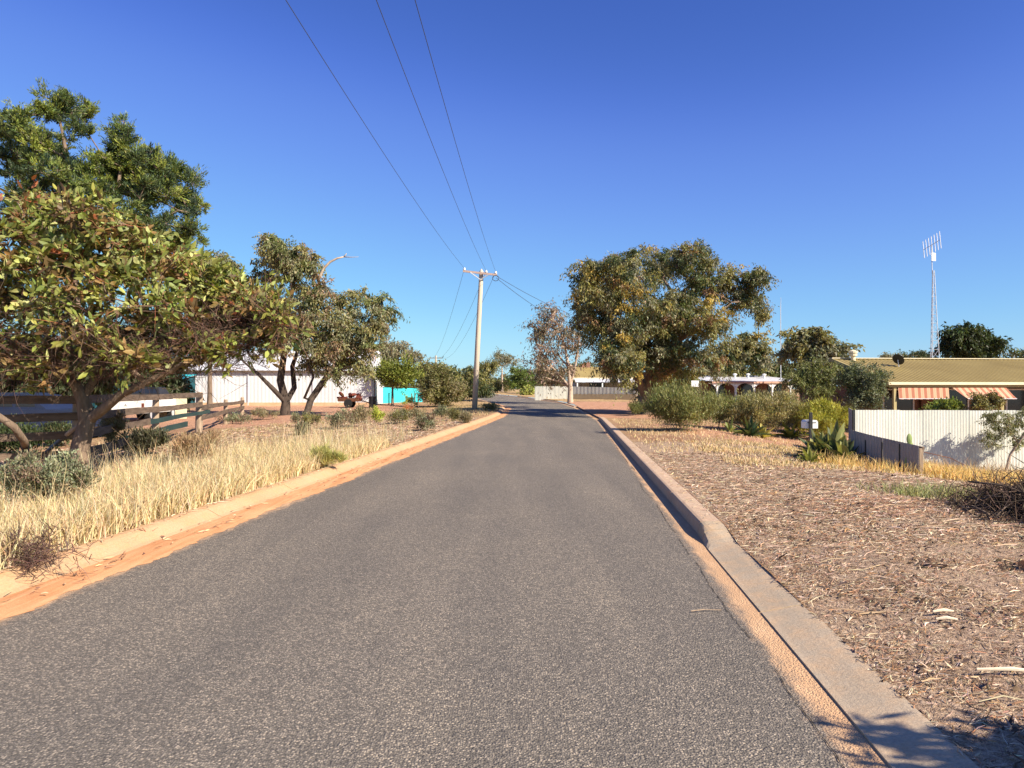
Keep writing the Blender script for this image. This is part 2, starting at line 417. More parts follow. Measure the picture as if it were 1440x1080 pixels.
def rag(ys, amp, seed, f=1.0):
    r = np.random.default_rng(seed); v = 0
    for a, w in ((.45, 1.1), (.3, 3.1), (.2, 8.3), (.2, 21), (.16, 43)): v = v + a*np.sin(ys*w*f+r.uniform(0, 6)) + a*.5*np.sin(ys*w*1.37*f+r.uniform(0, 6))
    return v*amp
yd = np.concatenate([np.arange(-10, 26, .05), np.arange(26, 70, .2)])
def sandstrip(name, label, fl, fr, ys, h):
    n = 7; t = np.linspace(0, 1, n); xl = fl(ys); xr = fr(ys)
    X = xl[:, None]*(1-t)+xr[:, None]*t; Y = np.repeat(ys[:, None], n, 1)
    prof = np.sin(np.pi*np.clip(t, 0, 1))
    Z = ZR(Y)+.0035+h*prof[None, :]*(1+.5*rag(ys, 1, 5)[:, None])
    V = np.stack([X, Y, Z], -1).reshape(-1, 3); i = np.arange(len(V)).reshape(X.shape)
    Q = np.stack([i[:-1, :-1], i[:-1, 1:], i[1:, 1:], i[1:, :-1]], -1).reshape(-1, 4)
    return tag(np_obj(name, V, Q, M_SAND, smooth=True), label, kind='structure')
def crack(label, off, y0, y1, w, seed, ref=XR):
    ys = np.arange(y0, y1, .04); r_ = np.random.default_rng(seed); wob_ = np.cumsum(r_.normal(0, .0035, len(ys))); wob_ -= np.linspace(wob_[0], wob_[-1], len(ys)); ww = w*(.2+.8*r_.uniform(0, 1, len(ys)))*(np.sin(ys*2.3)+np.sin(ys*5.1+1) > -.9)
    xc = ref(ys)+off+wob_+.01*np.sin(ys*3.1); V = np.concatenate([np.stack([xc-ww/2, ys, ZR(ys)+.0045], 1), np.stack([xc+ww/2, ys, ZR(ys)+.0045], 1)]); n = len(ys); i = np.arange(n-1)
    tag(np_obj('road_crack', V, np.stack([i, i+n, i+n+1, i+1], 1), mat('crack_shadow', lambda nt: pbsdf(nt, (.03, .026, .023), .95, .05))), label, kind='structure')
crack('long thin crack running beside the right edge of the asphalt', -.02, 2.2, 14, .007, 3)
crack('fine crack along the right edge farther up the road', .02, 14.5, 30, .012, 4)
sandstrip('sand', 'drift of orange sand lying in the left gutter', lambda y: XL(y)-.48, lambda y: XL(y)+.02+rag(y, .07, 3), yd, .014)

def kerb(name, label, material, ref, prof, y0, y1, seg, sgn):
    """prof: (lateral offset from the asphalt edge, height)"""
    mb = MB(); y = y0
    while y < y1:
        e = min(y+seg-.02, y1); ys = np.linspace(y, e, max(2, int((e-y)/(.12 if callable(prof) else .6))+1)); n = len(mb.v); k = len(prof(0) if callable(prof) else prof)
        for yy in ys:
            for (o, z) in (prof(yy) if callable(prof) else prof): mb.v.append((float(ref(yy))+sgn*o, float(yy), float(ZR(yy))+z))
        for i in range(len(ys)-1):
            for j in range(k-1):
                a = n+i*k+j; q = (a, a+1, a+k+1, a+k); mb.f.append(q if sgn > 0 else q[::-1])
        mb.f.append(tuple(n+j for j in range(k))); mb.f.append(tuple(n+(len(ys)-1)*k+j for j in reversed(range(k))))
        y += seg
    return tag(mb.build(name, material), label, kind='structure')
bar = [(.19, -.10), (.195, .0), (.215, .118), (.228, .132), (.26, .14), (.44, .142), (.455, .13), (.46, -.1)]
xov = [(.16, -.10), (.16, .010), (.20, .015), (.29, .032), (.37, .048), (.445, .060), (.47, .062), (.475, -.1)]
def near_prof(y):
    t = float(ss(y, 7.3, 8.15)); return [(a[0]*(1-t)+b[0]*t, a[1]*(1-t)+b[1]*t) for a, b in zip(xov, bar)]
lft = [(.38, -.10), (.38, .012), (.43, .028), (.50, .070), (.56, .105), (.61, .122), (.67, .126), (.70, .115), (.705, -.1)]
kerb('kerb', 'grey flat crossover kerb in the near right foreground', M_XOVER, XR, near_prof, -10, 8.17, 2.55, 1)
kerb('kerb', 'upright tan kerb along the right edge of the road', M_KERBR, XR, bar, 8.18, 38.5, 2.4, 1)
kerb('kerb', 'low kerb around the far right side of the bend', M_KERBR, XR, [(a, b*.5) for a, b in bar], 58, 150, 2.4, 1)
kerb('kerb', 'dusty pink rollover kerb along the left edge of the road', M_KERBL, XL, lft, -10, 150, 2.4, -1)

# ------------------------------------------------------------------ foliage
def unit(v): return v/np.maximum(np.linalg.norm(v, axis=-1, keepdims=True), 1e-9)
def leaf_geo(base, d, length, width, col, fold=False, droop=0.0):
    N = len(base); rv = unit(R.normal(size=(N, 3))); s = unit(np.cross(d, rv))
    l = length[:, None]; w = width[:, None]
    if not fold:
        V = np.stack([base, base+d*l*.45+s*w*.5, base+d*l+np.array([0, 0, -1])*l*droop, base+d*l*.45-s*w*.5], 1)
        Q = np.arange(N*4).reshape(N, 4); k = 4
    else:
        n = np.cross(s, d)
        a = base; b = base+d*l*.35+s*w*.5+n*w*.12; c = base+d*l*.75+s*w*.36+n*w*.08-np.array([0, 0, 1])*l*droop*.5; e = base+d*l-np.array([0, 0, 1])*l*droop
        f = base+d*l*.75-s*w*.36+n*w*.08-np.array([0, 0, 1])*l*droop*.5; h = base+d*l*.35-s*w*.5+n*w*.12
        m1 = base+d*l*.35; m2 = base+d*l*.75-np.array([0, 0, 1])*l*droop*.5
        V = np.stack([a, b, c, e, f, h, m1, m2], 1); o = np.arange(N)[:, None]*8
        Q = np.concatenate([o+np.array([[0, 1, 2, 7]]), o+np.array([[0, 7, 4, 5]]), o+np.array([[7, 2, 3, 4]])], 0) if False else \
            np.concatenate([o+np.array([[0, 1, 2, 6]]), o+np.array([[6, 2, 3, 7]]), o+np.array([[0, 6, 4, 5]]), o+np.array([[6, 7, 3, 4]])], 0)
        k = 8
    C = np.repeat(col, k, axis=0)
    return V.reshape(-1, 3), Q, C

def palette(n, pal, jitter=.18, clump=None):
    pal = np.array([p[:3] for p in pal], float); w = np.array([1.0]*len(pal))
    idx = R.integers(0, len(pal), n) if clump is None else clump
    c = pal[idx] * (1+R.normal(0, jitter, (n, 1))) * (1+R.normal(0, .06, (n, 3)))
    return np.clip(c, .004, .9)

def sample_blobs(blobs, d, dscale=1.0, shell=2.0, spread=0):
    cs = []
    for b in blobs:
        px, py, rx, ry, n = b[:5]; n = int(n*1.35)+1; dd = d + (b[5] if len(b) > 5 else 0) + R.uniform(-spread, spread)
        u = unit(R.normal(size=(n, 3)))*(R.uniform(0, 1, (n, 1))**(1/shell))*np.where(R.uniform(0, 1, (n, 1)) < .12, 1.22, .97)
        c = np.array(P(px, py, dd)); r = np.array([rx*dd/F, rx*dd/F*dscale, ry*dd/F])
        cs.append(c+u*r)
    return np.concatenate(cs)

STEMS = []
def crown_leaves(cl, cr, per, llen, lwid, pal, mode='gum', flat=.8, cprob=None, fold=False, stems=False):
    """leaves set along short sprays that start at every clump centre"""
    per = int(per*1.5); lwid = lwid*1.3; nC = len(cl); N = nC*per
    K, jit, droop, reach, t0 = {'gum': (8, .13, .45, 1.55, .15), 'tuft': (9, .13, -.10, 1.5, .2), 'up': (10, .2, 0, 1.2, .1), 'any': (9, .17, .15, 1.45, .15), 'stem': (6, .07, .12, 1.5, .35)}[mode]
    crs = cr*R.uniform(.55, 1.4, nC)
    tu = unit(R.normal(size=(nC, K, 3))+np.array([0, 0, {'gum': .25, 'tuft': .55, 'stem': .35}.get(mode, .15)])); tl = crs[:, None]*R.uniform(.45, reach, (nC, K))
    ci = np.repeat(np.arange(nC), per); ki = R.integers(0, K, N); u = tu[ci, ki]; L0 = tl[ci, ki][:, None]
    t = (t0+(1-t0)*R.uniform(0, 1, (N, 1))**.75)
    base = cl[ci]+u*L0*t*np.array([1, 1, flat])-np.array([0, 0, 1])*droop*L0*t*t+R.normal(0, 1, (N, 3))*jit*crs[ci][:, None]
    if mode == 'gum': d = unit(R.normal(size=(N, 3))*.6+np.array([0, 0, -1.0])+u*.5)
    elif mode == 'tuft': d = unit(u+R.normal(size=(N, 3))*.4+np.array([0, 0, .35]))
    elif mode == 'up': d = unit(R.normal(size=(N, 3))*.45+np.array([0, 0, .9])+u*.6)
    elif mode == 'stem': d = unit(R.normal(size=(N, 3))*.75+u*.9+np.array([0, 0, -.1]))
    else: d = unit(R.normal(size=(N, 3))+u*.6)
    cidx = R.choice(len(pal), nC, p=cprob) if cprob is not None else R.integers(0, len(pal), nC)
    li = np.where(R.uniform(0, 1, N) < .14, R.integers(0, len(pal), N) if cprob is None else R.choice(len(pal), N, p=cprob), cidx[ci])
    col = palette(N, pal, .2, li)
    col = np.clip(col*(1+R.normal(0, .13, nC))[ci][:, None]*(1+R.normal(0, .10, (nC, K)))[ci, ki][:, None], .004, .9)
    L = llen*R.uniform(.55, 1.4, N); W = lwid*R.uniform(.7, 1.3, N)
    if stems:
        STEMS.clear(); e = cl[:, None, :]+tu*tl[..., None]*np.array([1, 1, flat])-np.array([0, 0, 1])*droop*tl[..., None]
        STEMS.append((np.repeat(cl, K, 0), e.reshape(-1, 3)))
    return leaf_geo(base, d, L, W, col, fold)
def stem_mesh(name, a, b, r0, cols, parent):
    d = unit(b-a); s_ = unit(np.cross(d, unit(R.normal(size=d.shape)))); n = np.cross(d, s_); m = (a+b)/2+R.normal(0, .06, a.shape)*np.linalg.norm(b-a, axis=1, keepdims=True)
    q = [s_*1.0, -s_*.5+n*.87, -s_*.5-n*.87]
    V = np.stack([a+k*r0 for k in q]+[m+k*r0*.75 for k in q]+[b+k*r0*.35 for k in q], 1); N = len(a); o = np.arange(N)[:, None]*9
    Q = np.concatenate([o+np.array([[r_+p, r_+w, r_+3+w, r_+3+p]]) for r_ in (0, 3) for p, w in ((0, 1), (1, 2), (2, 0))])
    return np_obj(name, V.reshape(-1, 3), Q, M_TWIG, parent, col=np.repeat(palette(N, cols, .2), 9, 0))

def skeleton(trunks, cl, r_tip, r_max, seg=.8):
    """join every clump to the nearest wood; radii follow the number of twigs carried"""
    nodes = []; par = []; pin = {}
    for tr in trunks:
        last = -1
        if len(tr) and isinstance(tr[0], int): last = tr[0]; tr = tr[1:]
        for (p, r) in tr:
            nodes.append(np.array(p, float)); par.append(last); last = len(nodes)-1; pin[last] = r
    A = np.array(nodes)
    order = np.argsort(np.min(np.linalg.norm(cl[:, None, :]-A[None], axis=2), axis=1))
    ends = []
    for ci in order:
        c = cl[ci]; N = np.array(nodes); dv = c-N; dist = np.linalg.norm(dv, axis=1)
        cost = dist + np.maximum(0, -dv[:, 2])*1.2 - .15*N[:, 2]*0
        cost[0] += 2
        j = int(np.argmin(cost)); k = max(1, int(dist[j]/seg)); a = nodes[j].copy(); last = j
        for s in range(1, k+1):
            t = s/k; p = a*(1-t)+c*t; 
            if s < k: p = p+R.normal(0, .09, 3)*min(1, dist[j]); p[2] += .12*math.sin(math.pi*t)*dist[j]*.5
            nodes.append(p); par.append(last); last = len(nodes)-1
        ends.append(last)
    cnt = np.zeros(len(nodes))
    for e in ends:
        while e >= 0: cnt[e] += 1; e = par[e]
    rad = np.minimum(r_tip*np.sqrt(np.maximum(cnt, 1)), r_max)
    for k_, r in pin.items(): rad[k_] = r
    return nodes, par, rad, set(pin)

def wood_mesh(nodes, par, rad, pins=(), sides=6, flare=True):
    mb = MB(); child = {}
    for i, p in enumerate(par):
        if p >= 0: child.setdefault(p, []).append(i)
    done = set()
    for i in range(len(nodes)):
        if i in done: continue
        chain = [i]; done.add(i); cur = i
        while cur in child:
            nx = [c for c in child[cur] if c not in done]
            if not nx: break
            c = max(nx, key=lambda q: rad[q]+(10 if q in pins and cur in pins else 0)); chain.append(c); done.add(c); cur = c
        pts = [tuple(nodes[c]) for c in chain]; rr = [float(rad[c]) for c in chain]
        if par[i] >= 0: pts = [tuple(nodes[par[i]])]+pts; rr = [min(rr[0]*1.1, float(rad[par[i]]))]+rr
        if len(pts) < 2: continue
        mb.tube(pts, rr, sides if rr[0] > .03 else 4, cap=False)
    return mb

def tree(name, label, cat, base, trunks, blobs, d, cr, per, llen, lwid, pal, mode='gum', bark=None, r_tip=.012, r_max=.2, cprob=None,
         dscale=.9, flat=.8, group=None, fold=False, leafm=None, shell=2.0, seg=.8, crown='crown', sides=7, extra=None, spread=0, stems=None):
    rt = root(name, label, cat, base, 0, group)
    cl = sample_blobs(blobs, d, dscale, shell, spread)
    cl[:, 2] = np.maximum(cl[:, 2], G(cl[:, 0], cl[:, 1])+cr*.5)
    nodes, par, rad, pins = skeleton(trunks, cl, r_tip, r_max, seg)
    mb = wood_mesh(nodes, par, rad, pins, sides)
    if extra: extra(mb)
    mb.build('trunk', bark or M_BARK, rt, world=True, smooth=True)
    V, Q, C = crown_leaves(cl, cr, per, llen, lwid, pal, mode, flat, cprob, fold, stems is not None)
    if stems is not None: stem_mesh('stems', STEMS[0][0], STEMS[0][1], stems[0], stems[1], rt)
    np_obj(crown, V, Q, leafm or M_LEAF, rt, col=C)
    return rt, cl

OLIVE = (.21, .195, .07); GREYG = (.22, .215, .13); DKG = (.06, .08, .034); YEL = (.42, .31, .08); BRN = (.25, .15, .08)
LIME = (.22, .25, .05); MIDG = (.10, .125, .04); PINK = (.30, .20, .16); BLUEG = (.15, .18, .13)

def simple_trunk(px, py, d, top, r, lean=0):
    b = gp(px, py) if d is None else Vector(((px-CX)/F*d, d, g((px-CX)/F*d, d)))
    t = P(top[0], top[1], b.y)
    m = b.lerp(t, .5) + Vector((lean, 0, 0))
    return b, [(tuple(b-Vector((0, 0, .15))), r*1.35), (tuple(b+(m-b)*.25), r), (tuple(m), r*.8), (tuple(t), r*.55)]

# --- big gum to the right of the road
b = Vector((8.2, 46, g(8.2, 46)))
def T(px, py, d, r): return (tuple(P(px, py, d)), r)
tr1 = [(tuple(b-Vector((0, 0, .2))), .52), T(906, 560, 46, .40), T(910, 535, 46, .34), T(925, 500, 46, .26), T(940, 455, 46.8, .18), T(945, 410, 47.5, .12)]
tr2 = [1, T(893, 520, 45, .24), T(872, 480, 44.5, .17), T(855, 430, 44.5, .05)]
tr3 = [3, T(965, 470, 45, .18), T(1005, 445, 44.5, .07), T(1030, 425, 44.5, .02)]
tr4 = [2, T(950, 520, 44.5, .14), T(985, 500, 43.8, .04)]
blobs = [(850, 388, 42, 38, 22, -4), (822, 405, 22, 26, 9), (818, 440, 20, 30, 10), (845, 430, 36, 40, 18, -4), (880, 370, 30, 30, 14), (925, 372, 36, 34, 18), (965, 365, 30, 26, 12),
         (985, 350, 14, 12, 4), (990, 395, 46, 40, 24), (1035, 405, 34, 30, 14), (1065, 400, 24, 26, 9), (1062, 430, 22, 18, 6), (895, 430, 54, 48, 34, -4), (950, 440, 56, 48, 36),
         (1005, 455, 36, 30, 14), (860, 480, 36, 36, 18, -4), (905, 500, 52, 42, 30), (960, 505, 44, 36, 20), (874, 512, 32, 24, 14, -4), (915, 545, 34, 16, 10), (950, 532, 26, 12, 7), (995, 505, 24, 18, 9), (935, 470, 46, 60, 30), (840, 460, 18, 20, 7), (858, 505, 14, 24, 8)]
tree('gum_tree', 'largest broad gum tree with golden patches, to the right of the road at the bend', 'tree', b, [tr1, tr2, tr3, tr4], blobs, 46, .70, 200, .19, .047,
     [OLIVE, GREYG, DKG, YEL, BRN, MIDG], cprob=[.38, .26, .14, .08, .06, .08], bark=M_BARK, r_tip=.016, r_max=.16, dscale=1.0, spread=3.6)

# --- gum left, in front of the white shed
b = gp(400, 584); dL = b.y
tr1 = [(tuple(b-Vector((0, 0, .2))), .36), T(402, 566, dL, .26), T(394, 535, dL, .22), T(399, 500, dL, .19), T(405, 450, dL, .14), T(412, 400, dL, .11), T(410, 355, dL, .07)]
tr2 = [(tuple(gp(430, 585)), .2), T(437, 562, dL, .2), T(452, 540, dL, .19), T(470, 515, dL, .16), T(492, 490, dL, .13), T(515, 455, dL, .09), T(535, 430, dL, .03)]
tr5 = [1, T(414, 545, dL+.4, .16), T(411, 515, dL+.5, .14), T(420, 490, dL+.4, .11), T(436, 460, dL+.2, .07)]; tr6 = [8, T(428, 560, dL-.3, .08), T(441, 530, dL-.5, .07), T(430, 505, dL-.6, .05), T(436, 480, dL-.6, .03)]
tr3 = [1, T(385, 548, dL-.6, .14), T(362, 525, dL-1, .09), T(344, 510, dL-1.5, .05), T(322, 492, dL-2, .012)]
tr4 = [3, T(425, 465, dL, .13), T(440, 425, dL, .10), T(449, 400, dL, .09), T(447, 392, dL, .06)]
blobs = [(392, 350, 30, 22, 13), (372, 345, 26, 16, 8), (408, 365, 34, 24, 14), (430, 360, 18, 14, 5), (375, 385, 26, 26, 9), (425, 385, 26, 22, 9), (440, 420, 38, 28, 18), (425, 455, 46, 32, 22),
         (500, 425, 34, 18, 14), (535, 425, 18, 18, 8), (530, 455, 22, 28, 10), (490, 455, 34, 22, 12), (490, 480, 44, 22, 18), (455, 490, 44, 20, 14), (520, 485, 24, 16, 6), (495, 510, 20, 16, 6), (385, 430, 24, 30, 8), (455, 470, 46, 30, 20), (400, 445, 36, 28, 14), (470, 520, 22, 14, 7), (440, 510, 22, 12, 5), (385, 480, 26, 18, 7), (515, 520, 10, 12, 3)]
tree('gum_tree', 'leaning gum tree with a bare dead limb, in front of the white shed', 'tree', b, [tr1, tr2, tr3, tr4, tr5, tr6], blobs, dL, .62, 125, .20, .055,
     [(.26, .24, .10), (.27, .265, .16), (.15, .17, .06), (.28, .19, .12), (.09, .11, .045)], cprob=[.34, .30, .14, .10, .12], bark=M_BARKDARK, r_tip=.014, r_max=.13, dscale=.8, spread=1.6)

_lt = [o for o in COL.objects if o.get('label', '').startswith('leaning gum tree')][0]
m = MB(); m.tube([P(447, 396, dL-.1), P(450, 387, dL-.1), P(456, 376, dL-.1), P(464, 368, dL-.1), P(474, 363, dL-.1), P(483, 361, dL-.1)], [.10, .09, .08, .07, .055, .04], 7)
m.tube([P(483, 361, dL-.1), P(486, 358, dL-.1), P(487, 356, dL-.1)], [.04, .03, .015], 5); m.tube([P(483, 361, dL-.1), P(494, 361.5, dL-.1), P(504, 361, dL-.1)], [.035, .02, .01], 5)
m.tube([P(450, 388, dL-.1), P(458, 398, dL-.2), P(470, 392, dL-.2)], [.05, .035, .012], 5); m.build('dead_limb', M_BARKPALE, _lt, world=True, smooth=True)
m = MB(); m.tube([P(425, 375, dL-1.2), P(420, 362, dL-1.2), P(416, 350, dL-1.2), P(420, 344, dL-1.2)], [.05, .045, .035, .012], 5); m.build('dead_limb', M_BARKPALE, _lt, world=True, smooth=True)
# --- tall cypress pine at the left edge
d = 36; b = Vector(((110-CX)/F*d, d, g((110-CX)/F*d, d)))
tr1 = [(tuple(b-Vector((0, 0, .2))), .4), T(108, 480, d, .32), T(100, 380, d, .26), T(95, 290, d, .18), T(92, 215, d, .10), T(82, 165, d, .05)]
tr2 = [2, T(140, 330, d, .16), T(165, 270, d, .11), T(172, 200, d, .05)]
tr3 = [2, T(190, 340, d, .12), T(225, 310, d, .07), T(250, 295, d, .02)]
tr4 = [2, T(60, 320, d, .15), T(30, 250, d, .10), T(10, 190, d, .05)]
blobs = [(80, 150, 22, 22, 14, 0), (62, 160, 12, 10, 4), (118, 160, 11, 16, 5), (110, 185, 16, 10, 4), (28, 175, 14, 22, 7), (6, 180, 12, 26, 7), (40, 205, 26, 22, 11), (10, 230, 24, 24, 10), (75, 215, 22, 16, 7),
         (60, 245, 38, 20, 14), (105, 240, 22, 26, 9), (170, 195, 14, 24, 8), (160, 225, 24, 18, 8), (190, 225, 22, 24, 9), (212, 228, 18, 16, 6), (242, 235, 12, 20, 6), (268, 256, 8, 10, 3),
         (262, 290, 24, 26, 14), (225, 270, 30, 20, 11), (180, 262, 36, 24, 15), (130, 270, 36, 24, 14), (90, 280, 40, 24, 14), (30, 280, 34, 26, 11), (240, 325, 32, 20, 12), (190, 310, 44, 28, 16),
         (130, 320, 50, 28, 14), (50, 330, 50, 30, 14), (210, 350, 40, 18, 9), (262, 335, 18, 16, 5), (150, 240, 40, 30, 14), (200, 265, 40, 26, 13), (60, 215, 30, 24, 9), (235, 255, 14, 16, 5), (110, 300, 50, 24, 12), (120, 380, 60, 35, 12), (20, 400, 50, 40, 10)]
tree('cypress_tree', 'tall dark green cypress pine rising above everything at the left edge', 'tree', b, [tr1, tr2, tr3, tr4], blobs, d, .48, 250, .17, .032,
     [(.16, .20, .05), (.10, .14, .05), (.26, .29, .06), (.05, .075, .035), (.055, .085, .06)], mode='tuft', cprob=[.3, .25, .15, .2, .1], bark=M_BARK, r_tip=.012, r_max=.15, dscale=.9, flat=.75, spread=1.6, stems=(.012, [(.16, .12, .1), (.24, .2, .17)]))

# --- small spreading gum leaning over the rail fence, near left
d = 13.5; b = Vector(((108-CX)/F*d, d, g((108-CX)/F*d, d)))
tr1 = [(tuple(b-Vector((0, 0, .1))), .21), T(114, 625, d, .165), T(123, 592, d, .15), T(117, 562, d, .12), T(107, 542, d, .10), T(85, 522, d-.1, .075), T(72, 495, d-.2, .06), T(60, 450, d-.2, .045)]
tr2 = [2, T(148, 573, d-.1, .095), T(172, 553, d-.2, .08), T(205, 538, d-.3, .065), T(240, 522, d-.4, .05), T(280, 495, d-.5, .015)]
tr3 = [3, T(128, 540, d+.1, .07), T(140, 528, d+.2, .06), T(150, 500, d+.3, .045), T(165, 460, d+.3, .035)]
blobs = [(70, 300, 60, 20, 14), (20, 320, 50, 28, 12), (130, 318, 50, 22, 12), (185, 345, 46, 24, 20), (30, 365, 60, 34, 17), (100, 360, 60, 34, 17), (240, 375, 52, 24, 16), (170, 395, 60, 34, 17), (300, 400, 50, 22, 22),
         (350, 425, 40, 20, 18), (378, 440, 20, 14, 8), (90, 425, 70, 34, 17), (20, 430, 50, 40, 16), (230, 430, 60, 34, 18), (310, 450, 56, 28, 22), (360, 455, 34, 16, 9), (130, 470, 70, 28, 12), (40, 490, 50, 26, 8), (230, 480, 60, 24, 10), (-40, 380, 50, 60, 20), (60, 515, 50, 12, 6), (190, 508, 60, 12, 8), (300, 490, 50, 14, 9), (365, 478, 30, 12, 7), (395, 450, 14, 10, 4), (50, 285, 20, 8, 4), (120, 292, 18, 8, 4), (255, 355, 20, 10, 6)]
ft, ftc = tree('gum_tree', 'low spreading gum with broad green and red tinged leaves over the rail fence', 'tree', b, [tr1, tr2, tr3], blobs, d, .33, 20, .165, .048,
     [(.28, .29, .07), (.19, .22, .055), (.38, .40, .15), (.28, .18, .07), (.15, .10, .045), (.38, .13, .06)], mode='stem', cprob=[.31, .29, .14, .12, .11, .03], bark=M_BARK, r_tip=.0065, r_max=.06, dscale=.85,
     fold=True, leafm=M_WAXY, seg=.3, shell=2.2, sides=8, spread=.9, stems=(.005, [(.36, .13, .07), (.24, .12, .08), (.16, .09, .06), (.3, .2, .12)]))
# bare twigs inside its crown
def twig_cloud(name, centers, per, length, rad, cols, parent, spread, material=M_TWIG, up=.2, bend=.35):
    N = len(centers)*per; ci = np.repeat(np.arange(len(centers)), per)
    base = centers[ci]+R.normal(0, spread, (N, 3)); dd = unit(R.normal(size=(N, 3))+np.array([0, 0, up])); L = length*R.uniform(.4, 1.3, N)[:, None]
    s = unit(np.cross(dd, unit(R.normal(size=(N, 3))))); n = np.cross(dd, s); w = rad*R.uniform(.6, 1.4, N)[:, None]
    mid = base+dd*L*.5+n*L*bend*.3*R.normal(size=(N, 1)); tip = base+dd*L+s*L*bend*.3*R.normal(size=(N, 1))
    V = np.stack([base-s*w, base+s*w, base+n*w*1.6, mid-s*w*.7, mid+s*w*.7, mid+n*w*1.1, tip-s*w*.3, tip+s*w*.3, tip+n*w*.4], 1)
    o = np.arange(N)[:, None]*9; Q = []
    for r_ in (0, 3):
        for (p, q) in ((0, 1), (1, 2), (2, 0)): Q.append(o+np.array([[r_+p, r_+q, r_+3+q, r_+3+p]]))
    Q = np.concatenate(Q); C = np.repeat(palette(N, cols, .25), 9, 0)
    return np_obj(name, V.reshape(-1, 3), Q, material, parent, col=C)
twig_cloud('twigs', ftc[ftc[:, 2] < P(0, 440, d).z], 16, .55, .0045, [(.13, .08, .06), (.09, .06, .045), (.18, .10, .07)], ft, .22)
inner = sample_blobs([(120, 500, 110, 26, 60), (220, 490, 90, 26, 60), (310, 475, 70, 24, 45), (40, 500, 60, 34, 30)], d, .7)
twig_cloud('twigs', inner, 11, .6, .0045, [(.13, .08, .06), (.09, .06, .05), (.22, .14, .10)], ft, .2)

# ------------------------------------------------------------------ shrubs
def shrub(label, px, py, wpx, hpx, n, cr, per, ll, lw, pal, mode='up', name='shrub', group=None, cprob=None, ds=.8, d=None, leafm=None, low=.25, flat=.9, bark=None, r_tip=.006, off=None, cat='shrub'):
    """px,py: foot; wpx,hpx: size in the photo"""
    b = gp(px, py) if d is None else Vector(((px-CX)/F*d, d, g((px-CX)/F*d, d)))
    py0 = HY+(H-b.z)*F/b.y
    k = b.y/F; W = wpx*k/2; Hh = hpx*k
    rt = root(name, label, cat, b, 0, group)
    u = unit(R.normal(size=(n, 3)))*(R.uniform(0, 1, (n, 1))**.4)
    cl = np.array(b)+np.array([0, 0, Hh*(low+(1-low)/2)])+u*np.array([max(W-cr, .05), max(W-cr, .05)*ds, max(Hh*(1-low)/2-cr*.6*flat, .03)])
    stems = [[(tuple(b+Vector((rnd.uniform(-.1, .1)*W, rnd.uniform(-.1, .1)*W, -.05))), r_tip*3)] ]
    nodes, par, rad, pins = skeleton([stems[0]], cl, r_tip, r_tip*4, .5)
    wood_mesh(nodes, par, rad, pins, 5).build('stems', bark or M_BARK, rt, world=True)
    V, Q, C = crown_leaves(cl, cr, per, ll, lw, pal, mode, flat, cprob)
    np_obj('foliage', V, Q, leafm or M_LEAF, rt, col=C)
    return rt
SALT = [(.22, .23, .13), (.17, .17, .10), (.27, .29, .18), (.20, .14, .10)]
shrub('grey green saltbush with bare brown stems beside the near straw grass', 62, 728, 158, 98, 55, .14, 150, .035, .014, SALT, name='saltbush', low=.25)
shrub('dry tan twiggy bush in front of the fence end post', 275, 665, 88, 62, 26, .16, 150, .10, .008, [(.40, .27, .16), (.32, .21, .12), (.46, .33, .2)], leafm=M_STRAW, low=.1)
shrub('olive brown bush hanging on the rails beside the round timber post', 158, 652, 48, 78, 18, .14, 130, .06, .014, [(.25, .19, .10), (.19, .16, .08), (.3, .22, .13)], low=.2)
shrub('yellow green tussock bush beside the left kerb', 455, 660, 66, 24, 16, .10, 150, .13, .008, [(.36, .33, .11), (.42, .38, .15), (.3, .3, .1)], leafm=M_STRAW, low=0)
# low scrub left of the kerb
scrub = [(330, 596, 60, 14, 'pale grey green scrub low beside the leaning gum trunk'), (372, 590, 54, 16, 'pale green scrub left of the leaning gum trunk'),
         (432, 600, 60, 22, 'greyish green scrub right of the leaning gum trunk'), (480, 604, 58, 28, 'olive scrub in front of the rusty trailer'), (505, 600, 50, 30, 'tallest brownish scrub right of the rusty trailer'),
         (560, 596, 54, 22, 'grey scrub in front of the turquoise fence'), (598, 606, 40, 22, 'blue grey scrub nearest the kerb before the pole'), (585, 590, 40, 18, 'straw coloured scrub beside the orange bush'),
         (640, 592, 36, 18, 'small dry scrub left of the power pole foot'), (620, 588, 36, 16, 'olive scrub behind the pale grass near the pole'), (655, 598, 16, 16, 'small green weed at the power pole foot'),
         (690, 578, 34, 12, 'grey scrub on the far left verge corner'), (425, 612, 24, 16, 'small green weed on the bare litter')]
for i, (x, y, w, h, lb) in enumerate(scrub):
    shrub(lb, x, y, w, h, 20, .24, 90, .075, .022, [SALT, [(.26, .22, .13), (.30, .25, .14), (.22, .2, .12)], [OLIVE, GREYG, (.2, .19, .1)]][i % 3], group='low scrub on the left verge', low=0)
shrub('rusty orange rounded bush among grey scrub', 573, 582, 24, 12, 12, .18, 90, .08, .02, [(.50, .20, .08), (.42, .18, .08)], low=0)
shrub('bright yellow green bush behind the orange bush', 578, 572, 30, 16, 12, .2, 90, .1, .025, [(.42, .44, .08), (.34, .36, .07)], low=0)
shrub('bright lime spiky bush left of the grey scrub', 530, 594, 26, 20, 10, .16, 60, .16, .025, [(.48, .50, .10), (.38, .42, .08)], low=0)

